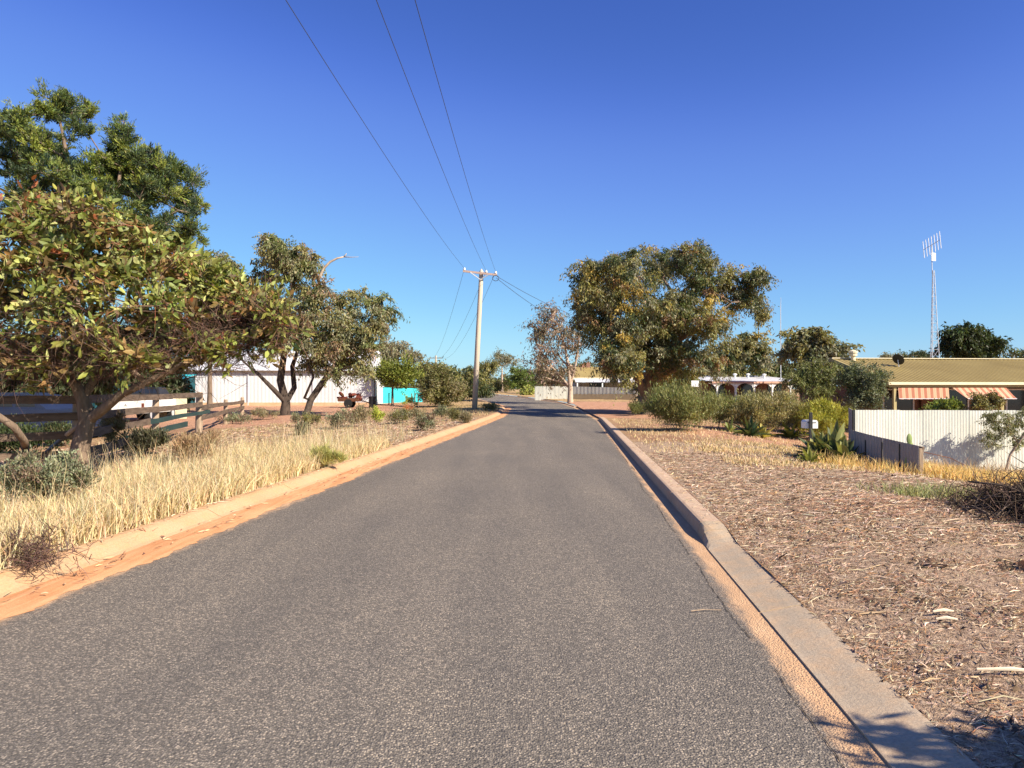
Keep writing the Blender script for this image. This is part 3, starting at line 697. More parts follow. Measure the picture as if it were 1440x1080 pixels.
# hedges and bushes on the right verge
shrub('dense olive green bush directly beneath the big gum', 958, 606, 132, 66, 92, .42, 170, .13, .016, [(.21, .22, .08), (.16, .18, .06), (.26, .25, .10)], ds=.7, low=0)
shrub('small pale green bush left of the big gum foot', 893, 584, 40, 18, 16, .3, 100, .12, .02, [(.2, .21, .08), (.15, .17, .06)], low=0)
shrub('fine leaved green bush under the small white sign', 1012, 604, 96, 54, 46, .4, 160, .12, .016, [(.2, .22, .07), (.25, .26, .09)], ds=.7, low=0)
shrub('dense brownish olive bush in the middle of the hedge row', 1080, 612, 138, 68, 96, .4, 170, .11, .018, [(.28, .26, .11), (.21, .21, .09), (.33, .29, .14)], ds=.7, low=0)
shrub('yellow green rounded bush left of the white fence', 1158, 607, 100, 62, 66, .34, 170, .12, .014, [(.38, .37, .06), (.30, .31, .055), (.42, .40, .09)], ds=.8, low=0, d=27.5)
d = 29.3
tree('shrub', 'grey leaved round bush in front of the olive roofed house', 'shrub', Vector(((1218-CX)/F*d, d, g((1218-CX)/F*d, d))), [simple_trunk(1218, 0, d, (1216, 560), .07)[1]],
     [(1212, 535, 30, 24, 34), (1230, 545, 20, 24, 16), (1215, 560, 28, 16, 18), (1195, 528, 12, 14, 6)], d, .3, 170, .09, .025, [(.14, .16, .09), (.10, .12, .06), (.18, .2, .12)], mode='any', r_tip=.01)

# ------------------------------------------------------------------ background trees
def bgtree(label, px, d, blobs, pal, cr=.9, per=90, ll=.3, lw=.09, name='tree', r=.18, mode='gum', cprob=None, group=None, bark=None, topy=None, lean=0, ds=.9):
    b, trk = simple_trunk(px, 0, d, (px+lean, topy if topy else np.mean([q[1] for q in blobs])+8), r)
    return tree(name, label, 'tree', b, [trk], blobs, d, cr, per, ll, lw, pal, mode=mode, r_tip=.02, r_max=.12, cprob=cprob, group=group, bark=bark, dscale=ds, seg=1.5, sides=6)
bgtree('grey green gum with an airy crown behind the hedge row', 1140, 52, [(1140, 475, 28, 16, 18), (1120, 490, 20, 18, 11), (1165, 490, 20, 16, 9), (1145, 505, 38, 16, 14)], [GREYG, (.16, .17, .1), OLIVE], cr=.7, per=120)
bgtree('feathery yellow green tree in front of the grey green gum', 1148, 32.5, [(1150, 520, 28, 18, 26), (1125, 532, 22, 16, 14), (1172, 528, 16, 16, 12), (1150, 545, 34, 12, 16)], [(.19, .2, .07), (.15, .17, .06)], cr=.36, per=120, ll=.12, lw=.02, r=.07)
bgtree('dark round crowned tree behind the house ridge', 1366, 58, [(1360, 472, 34, 18, 22), (1335, 482, 16, 16, 8), (1385, 482, 20, 14, 9), (1360, 492, 38, 12, 12)], [DKG, (.06, .085, .03), (.035, .05, .02)], cr=.8, per=150, bark=M_BARKPALE)
bgtree('olive gum filling the gap right of the big gum', 1040, 62, [(1055, 480, 28, 20, 16), (1030, 500, 40, 18, 18), (1065, 505, 24, 16, 9), (1010, 512, 30, 14, 10)], [OLIVE, DKG, GREYG, YEL], cr=.9, per=110, cprob=[.4, .25, .28, .07])
bgtree('dark tree between the big gum and the long verandah roof', 1000, 70, [(995, 525, 40, 16, 14), (1060, 524, 36, 10, 10), (1095, 515, 22, 16, 9)], [DKG, OLIVE, MIDG], cr=1, per=100)
bgtree('small grey tree beyond the house ridge left of the mast', 1250, 120, [(1250, 502, 14, 4, 8)], [GREYG], cr=1.2, per=60)
bgtree('dark tree beyond the house ridge beside the dish', 1290, 110, [(1292, 500, 16, 6, 10), (1270, 503, 10, 4, 5)], [OLIVE, DKG], cr=1.2, per=80)
bgtree('distant grey tree at the far right end of the ridge', 1436, 100, [(1436, 500, 12, 8, 9)], [GREYG, DKG], cr=1.1, per=80)
bgtree('distant tree right of the dark round crowned tree', 1405, 120, [(1402, 508, 12, 4, 7)], [DKG, OLIVE], cr=1.1, per=60)
# centre
b = gp(802, 566); d = b.y
tree('gum_tree', 'sparse pinkish grey gum with a pale trunk by the far white fence', 'tree', b,
     [[(tuple(b-Vector((0, 0, .1))), .28), T(802, 545, d, .2), T(800, 520, d, .16), T(795, 490, d, .11), T(785, 455, d, .06)], [1, T(812, 500, d, .1), T(815, 470, d, .06)], [1, T(775, 515, d, .1), T(755, 485, d, .06)]],
     [(775, 450, 26, 22, 20), (755, 470, 22, 22, 16), (790, 475, 30, 26, 24), (765, 500, 28, 24, 20), (810, 475, 14, 26, 9), (775, 525, 30, 16, 14), (800, 520, 18, 14, 7), (768, 435, 8, 8, 3)],
     d, .95, 34, .26, .06, [PINK, (.26, .19, .14), (.22, .18, .12), (.17, .15, .08)], bark=M_BARKPALE, r_tip=.03, r_max=.14, dscale=.8, mode='gum')
bgtree('rounded bright green tree beyond the bend', 733, 108, [(733, 532, 24, 14, 30), (745, 542, 18, 8, 10)], [(.15, .2, .05), (.11, .15, .045)], cr=1.0, per=140, mode='any')
bgtree('small yellow green bush at the foot of the bright green tree', 742, 92, [(742, 549, 10, 5, 7)], [(.32, .34, .09)], cr=.6, per=90, r=.05, topy=550)
bgtree('open crowned gum with bare lower limbs beyond the bend', 706, 125, [(706, 500, 14, 8, 10), (718, 508, 12, 7, 7), (694, 512, 14, 5, 7)], [GREYG, (.17, .16, .09)], cr=1.1, per=60, bark=M_BARKPALE)
bgtree('flat topped olive tree right of the power pole', 688, 110, [(690, 515, 16, 6, 12), (680, 528, 12, 10, 9), (695, 540, 16, 8, 9)], [OLIVE, (.16, .17, .06)], cr=.9, per=100)
bgtree('dark clump tree at the vanishing point of the road', 705, 140, [(705, 542, 18, 7, 16)], [DKG, OLIVE, (.2, .15, .08)], cr=1.2, per=100)
bgtree('dark tree rising behind the far house roof', 800, 135, [(822, 514, 16, 5, 10), (806, 518, 12, 6, 6)], [OLIVE, DKG], cr=1.2, per=90)
bgtree('brown leaved tree between the green tree and the pale trunk', 776, 100, [(778, 530, 22, 12, 16), (765, 520, 14, 14, 8)], [(.17, .13, .08), (.13, .12, .06)], cr=.9, per=100)
# left centre
bgtree('bright yellow green mop of a tree before the turquoise fence', 552, 60, [(548, 524, 16, 12, 16), (572, 530, 16, 12, 14), (562, 538, 22, 7, 9), (538, 530, 10, 11, 6)], [LIME, (.23, .26, .05), (.14, .17, .045)], cr=.75, per=150, ll=.22, lw=.05, mode='tuft', r=.12)
bgtree('greyish brown gum behind the yellow green mop tree', 560, 82, [(535, 492, 18, 9, 11), (560, 492, 22, 10, 12), (578, 502, 12, 9, 6), (545, 505, 26, 8, 8)], [(.22, .2, .13), GREYG], cr=1.0, per=80)
bgtree('olive hedge like tree left of the power pole', 622, 58, [(615, 535, 20, 14, 20), (638, 545, 16, 14, 16), (605, 548, 18, 14, 14), (625, 558, 26, 8, 12)], [(.16, .16, .06), OLIVE, (.21, .18, .1)], cr=.7, per=140, ll=.22, lw=.05, mode='any', r=.1)
bgtree('taller yellow olive tree behind the hedge like tree', 600, 72, [(595, 525, 16, 10, 12), (610, 522, 18, 7, 10), (630, 525, 12, 7, 6)], [(.2, .21, .07), OLIVE], cr=.9, per=110, mode='any')
bgtree('thin dark tree just left of the power pole', 642, 68, [(637, 530, 8, 8, 6), (645, 545, 8, 14, 8)], [DKG, OLIVE], cr=.7, per=80)
bgtree('olive tree directly behind the power pole', 660, 84, [(662, 528, 16, 12, 14), (672, 545, 16, 12, 14), (655, 548, 12, 10, 8)], [OLIVE, (.18, .18, .07), DKG], cr=.9, per=110)
bgtree('grey tree between the cypress and the leaning gum', 295, 52, [(300, 375, 30, 18, 16), (275, 385, 24, 16, 10), (320, 395, 26, 20, 12), (290, 420, 40, 30, 18)], [OLIVE, GREYG, (.17, .17, .09)], cr=.8, per=120)
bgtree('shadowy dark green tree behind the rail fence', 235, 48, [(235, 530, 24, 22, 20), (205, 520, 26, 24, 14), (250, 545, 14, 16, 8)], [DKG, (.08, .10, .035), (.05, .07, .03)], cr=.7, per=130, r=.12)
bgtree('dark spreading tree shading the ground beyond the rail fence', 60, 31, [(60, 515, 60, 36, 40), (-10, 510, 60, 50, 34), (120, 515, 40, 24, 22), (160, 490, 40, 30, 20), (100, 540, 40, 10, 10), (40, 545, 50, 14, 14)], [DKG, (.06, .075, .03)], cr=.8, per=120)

# small tree before the white fence at the right edge
d = 19.7; b = Vector(((1412-CX)/F*d, d, g((1412-CX)/F*d, d)))
tree('tree', 'slender young tree leaning right before the white fence', 'tree', b,
     [[(tuple(b-Vector((0, 0, .1))), .045), T(1420, 640, d, .036), T(1431, 622, d, .03), T(1444, 603, d, .022)], [1, T(1440, 612, d-.2, .02)], [2, T(1415, 600, d, .016)]],
     [(1400, 585, 18, 13, 15), (1425, 600, 22, 18, 20), (1452, 590, 26, 24, 20), (1395, 612, 16, 14, 9), (1430, 622, 14, 12, 6), (1440, 578, 16, 8, 6)], d, .15, 48, .06, .015, [(.20, .2, .09), (.26, .25, .13), (.15, .16, .07)], r_tip=.004, r_max=.02, bark=M_BARKPALE, dscale=.8, seg=.25)

# ------------------------------------------------------------------ off-road posts and rails (left)
def rail_fence():
    A, B, Cc = Vector((-12.6, 10.6, 0)), Vector((-8.45, 14.4, 0)), Vector((-10.75, 25.4, 0)); Dd = Vector((-15.2, 45.5, 0))
    Dd = Vector((-14.6, 40.0, 0))
    rt = root('rail_fence', 'weathered brown post and rail timber fence behind the spreading gum', 'fence', (B.x, B.y, g(B.x, B.y)))
    for i, (p, h, r) in enumerate(((A, 1.5, .1), (B, 1.52, .11), (Cc, 1.5, .12), (Dd, 1.15, .1), (B.lerp(Cc, .5), 1.35, .09), (Cc.lerp(Dd, .5), 1.1, .09))):
        z = g(p.x, p.y); mb = MB()
        mb.tube([(p.x, p.y, z-.1), (p.x+.01, p.y, z+h*.5), (p.x+.02, p.y, z+h-.03), (p.x+.02, p.y, z+h)], [r*1.05, r, r*.95, r*.7], 10)
        mb.build('post', M_POST, rt, world=True, smooth=False)
    def rail(p, q, h, h2=None, w=.045, hh=.15, m=M_RAIL):
        h2 = h if h2 is None else h2
        za, zb = g(p.x, p.y), g(q.x, q.y); off = Vector((.13, -.06, 0)) ; mb = MB()
        n = 6; pts = []
        for k in range(n):
            a, b_ = k/n, (k+1)/n
            s = lambda t: p.lerp(q, t)+off+Vector((0, 0, za*(1-t)+zb*t+h*(1-t)+h2*t+.012*math.sin(t*9+h*5)))
            mb.beam(s(a), s(b_), w, hh*(1+.06*math.sin(a*7+h)))
        mb.build('rail', m, rt, world=True)
    for h in (1.40, 1.07, .73, .36): rail(A, B, h)
    rail(B, Cc, 1.40); rail(B, Cc, 1.07); rail(B, B.lerp(Cc, .42), .73); rail(B, B.lerp(Cc, .35), .36, hh=.17)
    rail(B.lerp(Cc, .38), Cc+ (Cc-B)*.12, .72, .78, .04, .12, M_DKGREEN); rail(B.lerp(Cc, .25), B.lerp(Cc, .8), .40, .52, .04, .16, M_DKGREEN)
    rail(Cc, Dd, .62); rail(Cc, Dd, .98, .9)
rail_fence()
mb = MB(); a = gp(62, 640); mb.tube([a+Vector((0, 0, .02)), P(100, 606, 13.6), P(146, 574, 13.9)], [.045, .04, .03], 7)
tag(mb.build('fallen_branch', M_BARKPALE, smooth=True), 'pale dead branch propped against the spreading gum trunk', 'branch')
mb = MB(); a = gp(38, 640); mb.tube([a, P(34, 620, 12.8), P(20, 600, 12.6), P(-10, 580, 12.4), P(-40, 560, 12.3)], [.07, .065, .06, .055, .05], 8)
b_ = root('gum_tree', 'brown curved leaning trunk entering at the left edge', 'tree', a); mb.build('trunk', M_BARK, b_, world=True, smooth=True)

# ------------------------------------------------------------------ white shed
def corr(mb, a, b, z0, z1, period, amp, sub=4, thick=.0):
    """vertical corrugated sheet from a to b; z0,z1: (bottom, top) at a and at b"""
    a, b = Vector((a[0], a[1], 0)), Vector((b[0], b[1], 0)); L = (b-a).length; d = (b-a)/L; nrm = Vector((d.y, -d.x, 0))
    n = max(2, int(L/period*sub)); base = len(mb.v)
    for side in (0, 1):
        for i in range(n+1):
            t = i/n; p = a+d*L*t+nrm*(amp*math.sin(2*math.pi*L*t/period)-side*thick)
            zb = z0[0]*(1-t)+z1[0]*t; zt = z0[1]*(1-t)+z1[1]*t
            mb.v.append((p.x, p.y, zb)); mb.v.append((p.x, p.y, zt))
        if thick == 0: break
    m = 2*(n+1)
    for i in range(n):
        q = base+2*i; mb.f.append((q, q+2, q+3, q+1))
        if thick: 
            mb.f.append((q+m, q+m+1, q+m+3, q+m+2)); mb.f.append((q+1, q+3, q+m+3, q+m+1))
    if thick:
        for q in (base, base+2*n): mb.f.append((q, q+1, q+m+1, q+m))
    return mb
def shed():
    d = 60; z = .26
    xl, xr = (263-CX)/F*d, (522-CX)/F*d; ang = math.atan2(1.0, 15)
    rt = root('shed', 'long white galvanised shed with a shallow gable roof behind the leaning gum', 'shed', (xl, d, z), .03)
    L = xr-xl; We = 2.85; dep = 7.0; rise = 1.75
    corr(MB(), (0, 0), (L, 0), (-.1, We), (-.1, We), .3, .008).build('wall', M_SHEDWALL, rt)
    w = MB(); corr(w, (L, 0), (L, dep), (-.1, We), (-.1, We), .3, .008)
    w.v += [(L+.021, 0, We), (L+.021, dep, We), (L+.021, dep/2, We+rise)]; w.f.append((len(w.v)-3, len(w.v)-2, len(w.v)-1))
    corr(w, (0, dep), (0, 0), (-.1, We), (-.1, We), .3, .008); corr(w, (L, dep), (0, dep), (-.1, We), (-.1, We), .3, .008); w.build('wall', M_SHEDWALL, rt)
    r = MB(); n = int(L/.4)
    for sgn in (0, 1):
        b = len(r.v)
        for i in range(n*2+1):
            x = -.15+(L+.3)*i/(n*2); o = .02*(i % 2)
            if sgn == 0: r.v += [(x, -.18, We-.05+o), (x, dep/2, We+rise+o+.02)]
            else: r.v += [(x, dep+.18, We-.05+o), (x, dep/2, We+rise+o+.02)]
        for i in range(n*2): q = b+2*i; r.f.append((q, q+2, q+3, q+1))
    r.build('roof', M_SHEDROOF, rt)
    MB().box((L/2, -.24, We-.06), (L+.3, .10, .10)).build('gutter', M_RAIL, rt)
    MB().box((L/2, -.05, .07), (L, .06, .34)).build('base_board', weathered('dirt_stained_sheet', (.48, .30, .16), (.62, .45, .30), 1.5, .8), rt)
    for x in (.05, L*.33, L*.68, L-.05): MB().box((x, -.06, We/2), (.08, .06, We)).build('downpipe', M_SHEDROOF, rt)
    MB().box((L+.05, 1.6, 1.0), (.05, 1.3, 2.0)).build('door', M_GREYSTEEL, rt)
shed()
# rusty trailer and bin by the shed
b = gp(492, 573); rt = root('rusty_trailer', 'rusty red farm trailer loaded with scrap beside the white shed wall', 'trailer', b)
MB().box((0, 0, .50), (1.6, 1.1, .08)).box((0, -.52, .62), (1.6, .04, .18)).box((0, .52, .62), (1.6, .04, .18)).box((-.8, 0, .62), (.04, 1.1, .18)).build('tray', M_RUST, rt)
for s in (-1, 1):
    w = MB(); w.tube([(0, s*.56, .32), (0, s*.68, .32)], .32, 16); w.build('wheel', M_RUBBER, rt)
MB().beam((.95, 0, .5), (1.7, 0, .3), .07, .07).build('drawbar', M_RUST, rt)
b2 = MB()
for i in range(34): b2.box((rnd.uniform(-.8, .8), rnd.uniform(-.4, .4), rnd.uniform(.55, 1.05)), (rnd.uniform(.1, .6), rnd.uniform(.05, .3), rnd.uniform(.03, .16)), rnd.uniform(0, 3), rnd.uniform(-.7, .7))
b2.build('scrap', M_REDPAINT, rt)
b = gp(524, 574); rt = root('bin', 'black round drum standing at the right corner of the white shed', 'bin', b)
lathe(MB(), (0, 0, 0), [(0, 0), (.28, 0), (.29, .05), (.28, .3), (.3, .32), (.28, .34), (.28, .6), (.3, .62), (.28, .64), (.29, .9), (.26, .9), (.25, .85), (0, .85)]).build('drum', M_DARK, rt, smooth=False)

# turquoise fence
d = 66
a, b = P(528, 0, d), P(594, 0, d+3); z = g(a.x, d)
rt = root('turquoise_fence', 'bright turquoise sheet fence behind the yellow green mop tree', 'fence', (a.x, a.y, z))
corr(MB(), (a.x, a.y), (b.x, b.y), (z-.1, H-(544.5-HY)/F*d), (z-.1, H-(546.5-HY)/F*d), .25, .015, thick=.03).build('panel', M_TURQ, rt, world=True)
for i, px in enumerate((547, 579, 583.5, 588)):
    q = P(px, 556, d-4); zz = g(q.x, q.y); tag(MB().tube([(q.x, q.y, zz-.05), (q.x, q.y, zz+1.0)], .05, 8).build('post', M_BARK),
        ['thin stake alone before the turquoise fence', 'first of three stakes at the right end of the turquoise fence', 'middle of three stakes at the right end of the turquoise fence', 'rightmost of three stakes at the end of the turquoise fence'][i], 'post', 'stakes before the turquoise fence')
d = 52; a, b = P(120, 0, d), P(240, 0, d)
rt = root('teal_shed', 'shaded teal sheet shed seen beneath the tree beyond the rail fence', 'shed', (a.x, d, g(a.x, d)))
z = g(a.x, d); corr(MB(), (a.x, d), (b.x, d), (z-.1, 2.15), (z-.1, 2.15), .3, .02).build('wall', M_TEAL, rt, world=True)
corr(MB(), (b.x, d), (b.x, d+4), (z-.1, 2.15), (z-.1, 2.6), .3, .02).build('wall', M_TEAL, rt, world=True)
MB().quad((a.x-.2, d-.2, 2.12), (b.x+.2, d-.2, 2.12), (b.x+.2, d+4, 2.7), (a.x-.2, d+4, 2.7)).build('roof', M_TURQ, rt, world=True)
d = 56; a, b = P(196, 0, d), P(264, 0, d); z = g(a.x, d)
# low cream wall segment running to the shed
rt = root('low_wall', 'low cream rendered wall between the rail fence top rails and white shed', 'wall', (a.x, 40, g(a.x, 40)))
p0, p1 = P(199, 0, 40), P(262, 0, 40); zt = H-(563-HY)/F*40
MB().box(((p0.x+p1.x)/2, 40, (zt+g(p0.x, 40))/2), (p1.x-p0.x, .15, zt-g(p0.x, 40)+.2)).build('render', M_CREAM, rt, world=True)

# ------------------------------------------------------------------ white utility vehicle behind the rail fence
def ute():
    d = 35.5; x0 = (176-CX)/F*d; z = g(x0, d)
    rt = root('utility_vehicle', 'white utility vehicle parked tail first behind the rail fence', 'car', (x0, d, z), math.radians(6))
    W = 1.72
    body = MB(); body.prism([(-W/2, .42), (W/2, .42), (W/2+.02, .75), (W/2, .98), (-W/2, .98), (-W/2-.02, .75)], .03, 2.2)
    body.prism([(-W/2, .42), (W/2, .42), (W/2, 1.05), (-W/2, 1.05)], 2.2, 4.9); body.build('body', M_WHITE, rt)
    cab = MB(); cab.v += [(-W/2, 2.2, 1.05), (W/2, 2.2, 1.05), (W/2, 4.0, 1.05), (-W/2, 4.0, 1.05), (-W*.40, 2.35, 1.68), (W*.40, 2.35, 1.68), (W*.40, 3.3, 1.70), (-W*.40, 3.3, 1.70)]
    cab.f += [(0, 1, 5, 4), (1, 2, 6, 5), (2, 3, 7, 6), (3, 0, 4, 7), (4, 5, 6, 7)]; cab.build('cab', M_DARK, rt)  # cab coloured dark in place of the shade over it
    MB().quad((-W*.40, 2.23, 1.15), (W*.40, 2.23, 1.15), (W*.35, 2.325, 1.6), (-W*.35, 2.325, 1.6)).build('rear_window', M_GLASS, rt)
    tg = MB().box((0, 0, .78), (W*.90, .05, .46)).build('tailgate', M_WHITE, rt)
    em = MB(); 
    for k in range(3):                                   # three-diamond mark
        t = math.pi/2+k*2*math.pi/3; dx, dz = math.cos(t), math.sin(t); px_, pz = -dz, dx; s = .075; n = len(em.v)
        c = (0.03, .81)
        for (u, v) in ((0, 0), (.5, .29), (1, 0), (.5, -.29)):
            em.v.append((c[0]+(dx*u+px_*v)*s, -.0275, c[1]+(dz*u+pz*v)*s))
        em.f.append((n, n+1, n+2, n+3))
    em.build('emblem', M_DARK, tg)
    MB().box((0, -.06, .45), (W*.98, .12, .13)).build('bumper', M_DARK, rt)
    for s in (-1, 1):
        MB().box((s*W*.475, -.005, .74), (.09, .07, .34)).build('tail_light', M_REDPAINT, rt)
        for yy in (.95, 3.95):
            w = MB(); w.tube([(s*(W/2-.2), yy, .33), (s*(W/2+.01), yy, .33)], .33, 20); ww = w.build('wheel', M_RUBBER, rt)
            w = MB(); w.tube([(s*(W/2), yy, .33), (s*(W/2+.02), yy, .33)], .19, 14); w.build('rim', M_GALV, ww)
ute()

def wagon():
    d = 24.0; x0 = (50-CX)/F*d; z = g(x0, d)
    rt = root('station_wagon', 'dark blue station wagon standing side on behind the rail fence at the far left', 'car', (x0, d, z), math.radians(-4))
    M_BLUE = weathered('dark_blue_paint', (.012, .018, .045), (.02, .03, .065), 1, .3, .5, bmp=.01)
    pr = [(-2.2, .38), (-1.95, .25), (1.95, .25), (2.25, .42), (2.25, .78), (1.9, .92), (.9, .98), (-2.1, 1.0), (-2.25, .8)]
    MB().prism(pr, -.85, .85).build('body', M_BLUE, rt)
    cab = MB(); cab.prism([(-2.1, 1.0), (.9, .98), (.35, 1.42), (-.2, 1.5), (-1.6, 1.5), (-1.95, 1.4)], -.74, .74); cab.build('cabin', M_BLUE, rt)
    for (a0, b0) in ((-1.85, -1.05), (-.95, -.2), (-.1, .55)):
        MB().quad((a0, -.745, 1.06), (b0, -.745, 1.06), (b0-.12, -.745, 1.40), (a0+.03, -.745, 1.40)).build('window', M_GLASS, rt)
    for xx in (-1.4, 1.45):
        for s_ in (-1, 1):
            w = MB(); w.tube([(xx, s_*.65, .31), (xx, s_*.87, .31)], .31, 20); ww = w.build('wheel', M_RUBBER, rt)
            MB().tube([(xx, s_*.865, .31), (xx, s_*.885, .31)], .18, 14).build('rim', M_GALV, ww)
    MB().box((2.24, -.62, .68), (.06, .36, .16)).build('headlight', M_GLASS, rt)
    MB().box((-2.25, -.72, .76), (.06, .2, .22)).build('tail_light', M_REDPAINT, rt)
wagon()
shrub('dark leafy bush added as shade behind the lowest rails at the left edge', 20, 640, 120, 46, 30, .3, 110, .10, .03, [DKG, (.07, .09, .035)], low=0)  # added dark foliage stands in for shaded ground behind the rails
shrub('dark bush added as shade between the leaning trunk and the gum trunk', 78, 628, 60, 34, 20, .26, 110, .10, .03, [DKG, (.09, .09, .04)], low=0)  # also added, dark leaves in place of ground shade
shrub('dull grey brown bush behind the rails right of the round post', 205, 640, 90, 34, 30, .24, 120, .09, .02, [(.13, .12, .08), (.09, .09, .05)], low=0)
# ------------------------------------------------------------------ power pole and lines
def pole():
    b = gp(667, 576); d = b.y; top = P(677, 378, d)
    rt = root('power_pole', 'pale timber power pole with a crossarm leaning slightly right on the left verge', 'pole', b)
    MB().tube([b-Vector((0, 0, .3)), b.lerp(top, .5), top-Vector((0, 0, .18)), top], [.19, .17, .145, .03], 14).build('pole', M_POLE, rt, world=True, smooth=True)
    L = P(651, 381, d-.3); Rr = P(699, 386.5, d-.3)
    MB().beam(L, Rr, .11, .13).build('crossarm', weathered('crossarm_timber', (.34, .24, .2), (.46, .34, .29), 3), rt, world=True)
    pm = P(675.5, 393, d-.28)
    for q in (P(661, 382.5, d-.38), P(688, 385.5, d-.38)): MB().beam(q, pm, .06, .05).build('brace', M_GALV, rt, world=True)
    ins = []
    for q in (L.lerp(Rr, .04), L.lerp(Rr, .68), L.lerp(Rr, .96)):
        m = MB(); lathe(m, (q.x, q.y, q.z+.06), [(0, 0), (.06, 0), (.09, .03), (.10, .07), (.06, .09), (.07, .12), (.06, .17), (0, .19)], 10); m.build('insulator', M_PORC, rt, world=True, smooth=True); ins.append(Vector((q.x, q.y, q.z+.2)))
    m = MB(); c = P(697, 391, d-.35); m.tube([(c.x+.22*math.cos(t*.5), c.y, c.z+.19*math.sin(t*.5)) for t in range(14)], .022, 5); m.build('service_loop', M_CABLE, rt, world=True)
    return ins, Rr, d
INS, ARM, dP = pole()
def wire(label, a, b, sag, r=.012, ext=None, group='power lines'):
    pts = []
    for i in range(41):
        t = i/40; p = Vector(a).lerp(Vector(b), t); p.z -= sag*4*t*(1-t); pts.append(p)
    tag(MB().tube(pts, r, 5).build('power_line', M_CABLE), label, 'power line', group)
def back(ix, pxtop, ybk=-30, sag=1.2):
    a = INS[ix]; zc = a.z; 
    # point where the wire leaves the top of the picture
    best = None
    for d in np.arange(8, 30, .1):
        X = (pxtop-CX)/F*d; t = (a.y-d)/(a.y-ybk); z = zc-sag*4*t*(1-t); py = HY-(z-H)*F/d
        if best is None or abs(py) < best[0]: best = (abs(py), X, d)
    X, d = best[1], best[2]; s = (a.y-ybk)/(a.y-d); end = Vector((a.x+(X-a.x)*s, ybk, zc))
    return a, end, sag
wl = ['leftmost of the three lines running overhead from the power pole', 'middle line of the three running overhead from the power pole', 'rightmost of the three lines running overhead from the power pole']
for i, px in enumerate((401, 529, 584)):
    a, e, s = back(i, px); wire(wl[i], a, e, s, .0078)
# far poles
def farpole(px, topy, d, label):
    b = Vector(((px-CX)/F*d, d, g((px-CX)/F*d, d))); t = P(px, topy, d)
    rt = root('power_pole', label, 'pole', b, group='distant power poles')
    MB().tube([b, t], [.2, .15], 8).build('pole', M_POLE, rt, world=True)
    MB().beam(t+Vector((-1.3, 0, -.5)), t+Vector((1.3, 0, -.5)), .12, .14).build('crossarm', M_RAIL, rt, world=True)
    return t
t1 = farpole(613, 500, 150, 'distant power pole with a crossarm above the olive hedge like tree')
t2 = farpole(600, 507, 190, 'smaller farther power pole left of the distant one')
for i, (q, o) in enumerate(zip(INS, (-1.2, -.2, 1.2))):
    wire(['left line sloping down from the pole to the distant pole', 'middle line sloping down from the pole to the distant pole', 'right line sloping down from the pole to the distant pole'][i], q, t1+Vector((o, 0, -.4)), 2.0, .011)
e = P(860, 470, 74)
wire('upper service line running right from the crossarm to the big trees', ARM+Vector((0, 0, -.1)), e+Vector((0, 0, .8)), .5, .016)
wire('lower service line running right from the crossarm to the big trees', ARM+Vector((-.05, 0, -.2)), e+Vector((0, 0, -.2)), .9, .016)

# ------------------------------------------------------------------ far white fence and house in the centre
def farfence():
    d = 74; a = P(752, 0, d); m = P(806, 0, 73.5); b = P(895, 0, 70)
    z = lambda p: g(p.x, p.y)
    rt = root('paling_fence', 'white topped fence with a tan lower half beyond the sparse gum', 'fence', (m.x, m.y, z(m)))
    top = lambda py, p: H-(py-HY)/F*p.y
    mb = MB()
    corr(mb, (a.x, a.y), (m.x, m.y), (z(a)-.1, top(543, a)), (z(m)-.1, top(543.5, m)), .4, .005); corr(mb, (m.x, m.y), (b.x, b.y), (z(m)-.1, top(543.5, m)), (z(b)-.1, top(545.5, b)), .4, .005)
    mb.build('panel', M_WHITESTEEL, rt, world=True)
    mb = MB(); o = .07
    n = 64
    for i in range(n):
        t0, t1_ = i/n, (i+.88)/n
        p, q = m.lerp(b, t0), m.lerp(b, t1_); h0 = top(554+rnd.uniform(-.6, .6), p)
        k = len(mb.v)
        for (s, yy) in ((p, 0), (q, 0)):
            mb.v += [(s.x, s.y-o, z(s)-.1), (s.x, s.y-o, h0), (s.x, s.y-o+.025, h0), (s.x, s.y-o+.025, z(s)-.1)]
        mb.f += [(k, k+4, k+5, k+1), (k+1, k+5, k+6, k+2), (k+4, k+7, k+6, k+5), (k, k+1, k+2, k+3)]
    mb.build('paling', weathered('tan_paling', (.42, .33, .2), (.55, .45, .29), 2), rt, world=True)
farfence()
